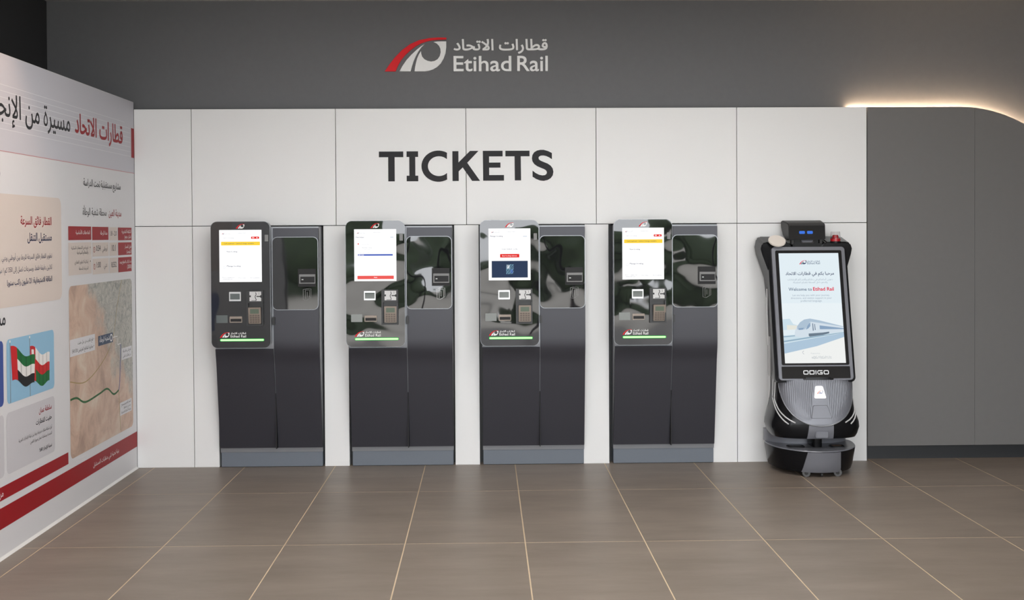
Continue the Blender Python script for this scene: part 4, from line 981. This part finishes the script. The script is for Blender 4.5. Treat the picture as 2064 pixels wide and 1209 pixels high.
def rt(s, cx_, y, w, c_, bold=0.0, align='C', r=2): return sheet('screen_text', DF, place(*text_polys(s, bold, r), x0 + cx_ / 925.0 * (x1 - x0), v1 - y / 1850.0 * (v1 - v0), w / 925.0 * (x1 - x0), None, align), 0.0040, RS[c_], rs)
ek = 115 / 925.0 * (x1 - x0); eu, ev = x0 + 310 / 925.0 * (x1 - x0), v1 - 190 / 1850.0 * (v1 - v0)
sp_('screen_emblem', [sc(EMB_RED, ek, eu, ev)], 0.0010, 'red'); sp_('screen_emblem', [sc(EMB_STROKE, ek, eu, ev)], 0.0010, 'teal'); sp_('screen_emblem', [sc(EMB_EYE, ek, eu, ev)], 0.0010, 'navy')
rt('قطارات الاتحاد', 435, 150, 195, 'slate', 0.01, 'L'); rt('Etihad Rail', 435, 190, 195, 'slate', 0.01, 'L')
rt('مرحباً بكم في قطارات الاتحاد', 462, 370, 750, 'navy', 0.016)
rt('دعوني أساعدكم في رحلتكم وأقدم لكم الإرشادات', 462, 462, 700, 'grey'); rt('والدعم داخل المحطة بلغتكم المفضلة', 462, 510, 530, 'grey')
rt('Welcome to', 120, 640, 360, 'slate', 0.012, 'L'); rt('Etihad Rail', 498, 640, 320, 'red', 0.022, 'L')
rt('Let me help you with your journey,', 462, 730, 570, 'grey'); rt('directions, and station support in your', 462, 778, 630, 'grey'); rt('preferred language.', 462, 826, 330, 'grey')
rt('Powered by', 470, 1700, 140, 'grey'); rt('مركز النقل المتكامل أبوظبي', 560, 1752, 300, 'slate', .01); rt('Integrated Transport Centre', 560, 1776, 300, 'slate', .01)
sp_('screen_mark', [[ribbon([tuple(p) for p in smooth([(x0 + 0.125, v1 - 0.638), (x0 + 0.115, v1 - 0.648), (x0 + 0.125, v1 - 0.660)])], 0.0012)[0]]], 0.0012, 'slate')
# name plate
np_ = slab('name_plate', DF, rrect(-0.2190, 0.2190, 0.010, 0.087, 0.005), 0.0, 0.002, 'rb_glass', rb)
M['rb_lit'] = glow('lit_letters', (1, 1, 1), 1.1)
def ring(u0, u1, w0, w1, t, r): return [rrect(u0, u1, w0, w1, r, 4), rrect(u0 + t, u1 - t, w0 + t, w1 - t, max(0.001, r - t), 4)]
a_, b_, t_ = 0.036, 0.062, 0.0050
def let(name, polys): sheet(name, DF, polys, 0.0026, 'rb_lit', np_)
let('plate_letter_o', [ring(-0.082, -0.049, a_, b_, t_, 0.007)])
let('plate_letter_d', [[rpoly([(-0.043, a_), (-0.011, a_), (-0.011, b_), (-0.043, b_)], 0.004), [(-0.043 + t_, a_ + t_), (-0.043 + t_, b_ - t_), (-0.011 - t_, b_ - t_), (-0.011 - t_, a_ + t_)]]])
let('plate_letter_i', [rect(-0.004, 0.001, a_, b_)])
let('plate_letter_g', [[[(0.041, b_), (0.014, b_), (0.008, b_ - 0.006), (0.008, a_ + 0.006), (0.014, a_), (0.041, a_), (0.041, 0.051), (0.024, 0.051), (0.024, 0.0460), (0.0360, 0.0460), (0.0360, a_ + t_), (0.0126, a_ + t_), (0.0126, b_ - t_), (0.041, b_ - t_)]]])
let('plate_letter_o', [ring(0.048, 0.081, a_, b_, t_, 0.007)])
# head
hd_prof = [(0.083, 1.492), (0.095, 1.590), (0.110, 1.603), (0.235, 1.622), (0.250, 1.612), (0.245, 1.575), (0.205, 1.520), (0.150, 1.490)]   # y, z
hl = [(-(0.120 + 0.014 * (y - 0.083) / 0.16) - 0.006, y, z) for y, z in hd_prof]; hr = [(-x - 0.012, y, z) for x, y, z in hl]
MB().prism(hl, hr).build('head', 'rb_side', rb, bevel=0.006, smooth=True)
HF = Frame((-0.006, 0.0825, 1.492), (1, 0, 0), (0, 0.012, 0.098))
fc = slab('face', HF, rrect(-0.116, 0.116, 0.004, 0.094, 0.006), 0.0, 0.002, 'rb_glass', rb)
for x in (-0.034, 0.018): slab('eye', HF, rrect(x - 0.019, x + 0.019, 0.040, 0.059, 0.006), 0.002, 0.0028, 'eye', fc)
MB().box(-0.085, 0.075, 0.11, 0.20, 1.462, 1.512).build('neck', 'rb_black', rb, bevel=0.004)
for x in (-0.098, 0.088): MB().box(x - 0.008, x + 0.008, 0.10, 0.14, 1.462, 1.515).build('neck_post', 'rb_side', rb, bevel=0.002)
CF = Frame((0, 0.108, 1.468), (1, 0, 0), (0, 0.012, 0.05))
cp_ = slab('sensor_bar', CF, rrect(-0.048, 0.048, 0.0, 0.042, 0.020), -0.01, 0.004, 'rb_side', rb); slab('sensor_lens', CF, rrect(-0.038, 0.038, 0.008, 0.034, 0.012), 0.004, 0.005, 'rb_grey', cp_)
# cream antenna disc, emergency stop with clear guard
ax = Vector((0, -0.62, 0.78)).normalized(); c0 = Vector((-0.212, 0.062, 1.482))
MB().cyl(c0, ax, 0.056, 0.012, 40).build('antenna_disc', 'rb_disc', rb, bevel=0.003, smooth=True)
sx_, sy_, sz_ = 0.182, 0.095, 1.482
MB().cyl((sx_, sy_, sz_ - 0.012), (0, 0, 1), 0.036, 0.012, 28).build('stop_collar', 'rb_black', rb, smooth=True)
MB().cyl((sx_, sy_, sz_), (0, 0, 1), 0.032, 0.020, 28).build('stop_base', 'stop_red', rb, bevel=0.002, smooth=True)
MB().cyl((sx_, sy_, sz_ + 0.020), (0, 0, 1), 0.022, 0.022, 28, 0.018).build('stop_button', 'stop_red', rb, bevel=0.003, smooth=True)
gd = [[(sx_ + r_ * math.cos(2 * PI * k / 28), sy_ + r_ * math.sin(2 * PI * k / 28), z) for k in range(28)] for r_, z in ((0.033, sz_ + 0.015), (0.029, sz_ + 0.064), (0.0275, sz_ + 0.064), (0.0315, sz_ + 0.015))]
MB().loft(gd + [gd[0]], False, False).build('stop_guard', 'clear', rb, smooth=True)
# casters
for x, y in ((-0.093, -0.208), (0.108, -0.202), (-0.16, 0.15), (0.16, 0.15)):
    w = MB().cyl((x - 0.004, y - 0.011, 0.025), (0.35, 1, 0), 0.025, 0.022, 24).build('caster', 'wheel', rb, bevel=0.004, smooth=True)
    MB().cyl((x - 0.0046, y - 0.013, 0.025), (0.35, 1, 0), 0.012, 0.026, 16).build('caster_hub', 'rb_side', w)
    MB().box(x - 0.016, x + 0.016, y - 0.003, y + 0.022, 0.030, 0.05).build('caster_fork', 'rb_side', w)
MB().cyl((-0.006, -0.215, 0.014), (1, 0, 0), 0.014, 0.012, 16).build('skid_roller', 'rb_side', rb)
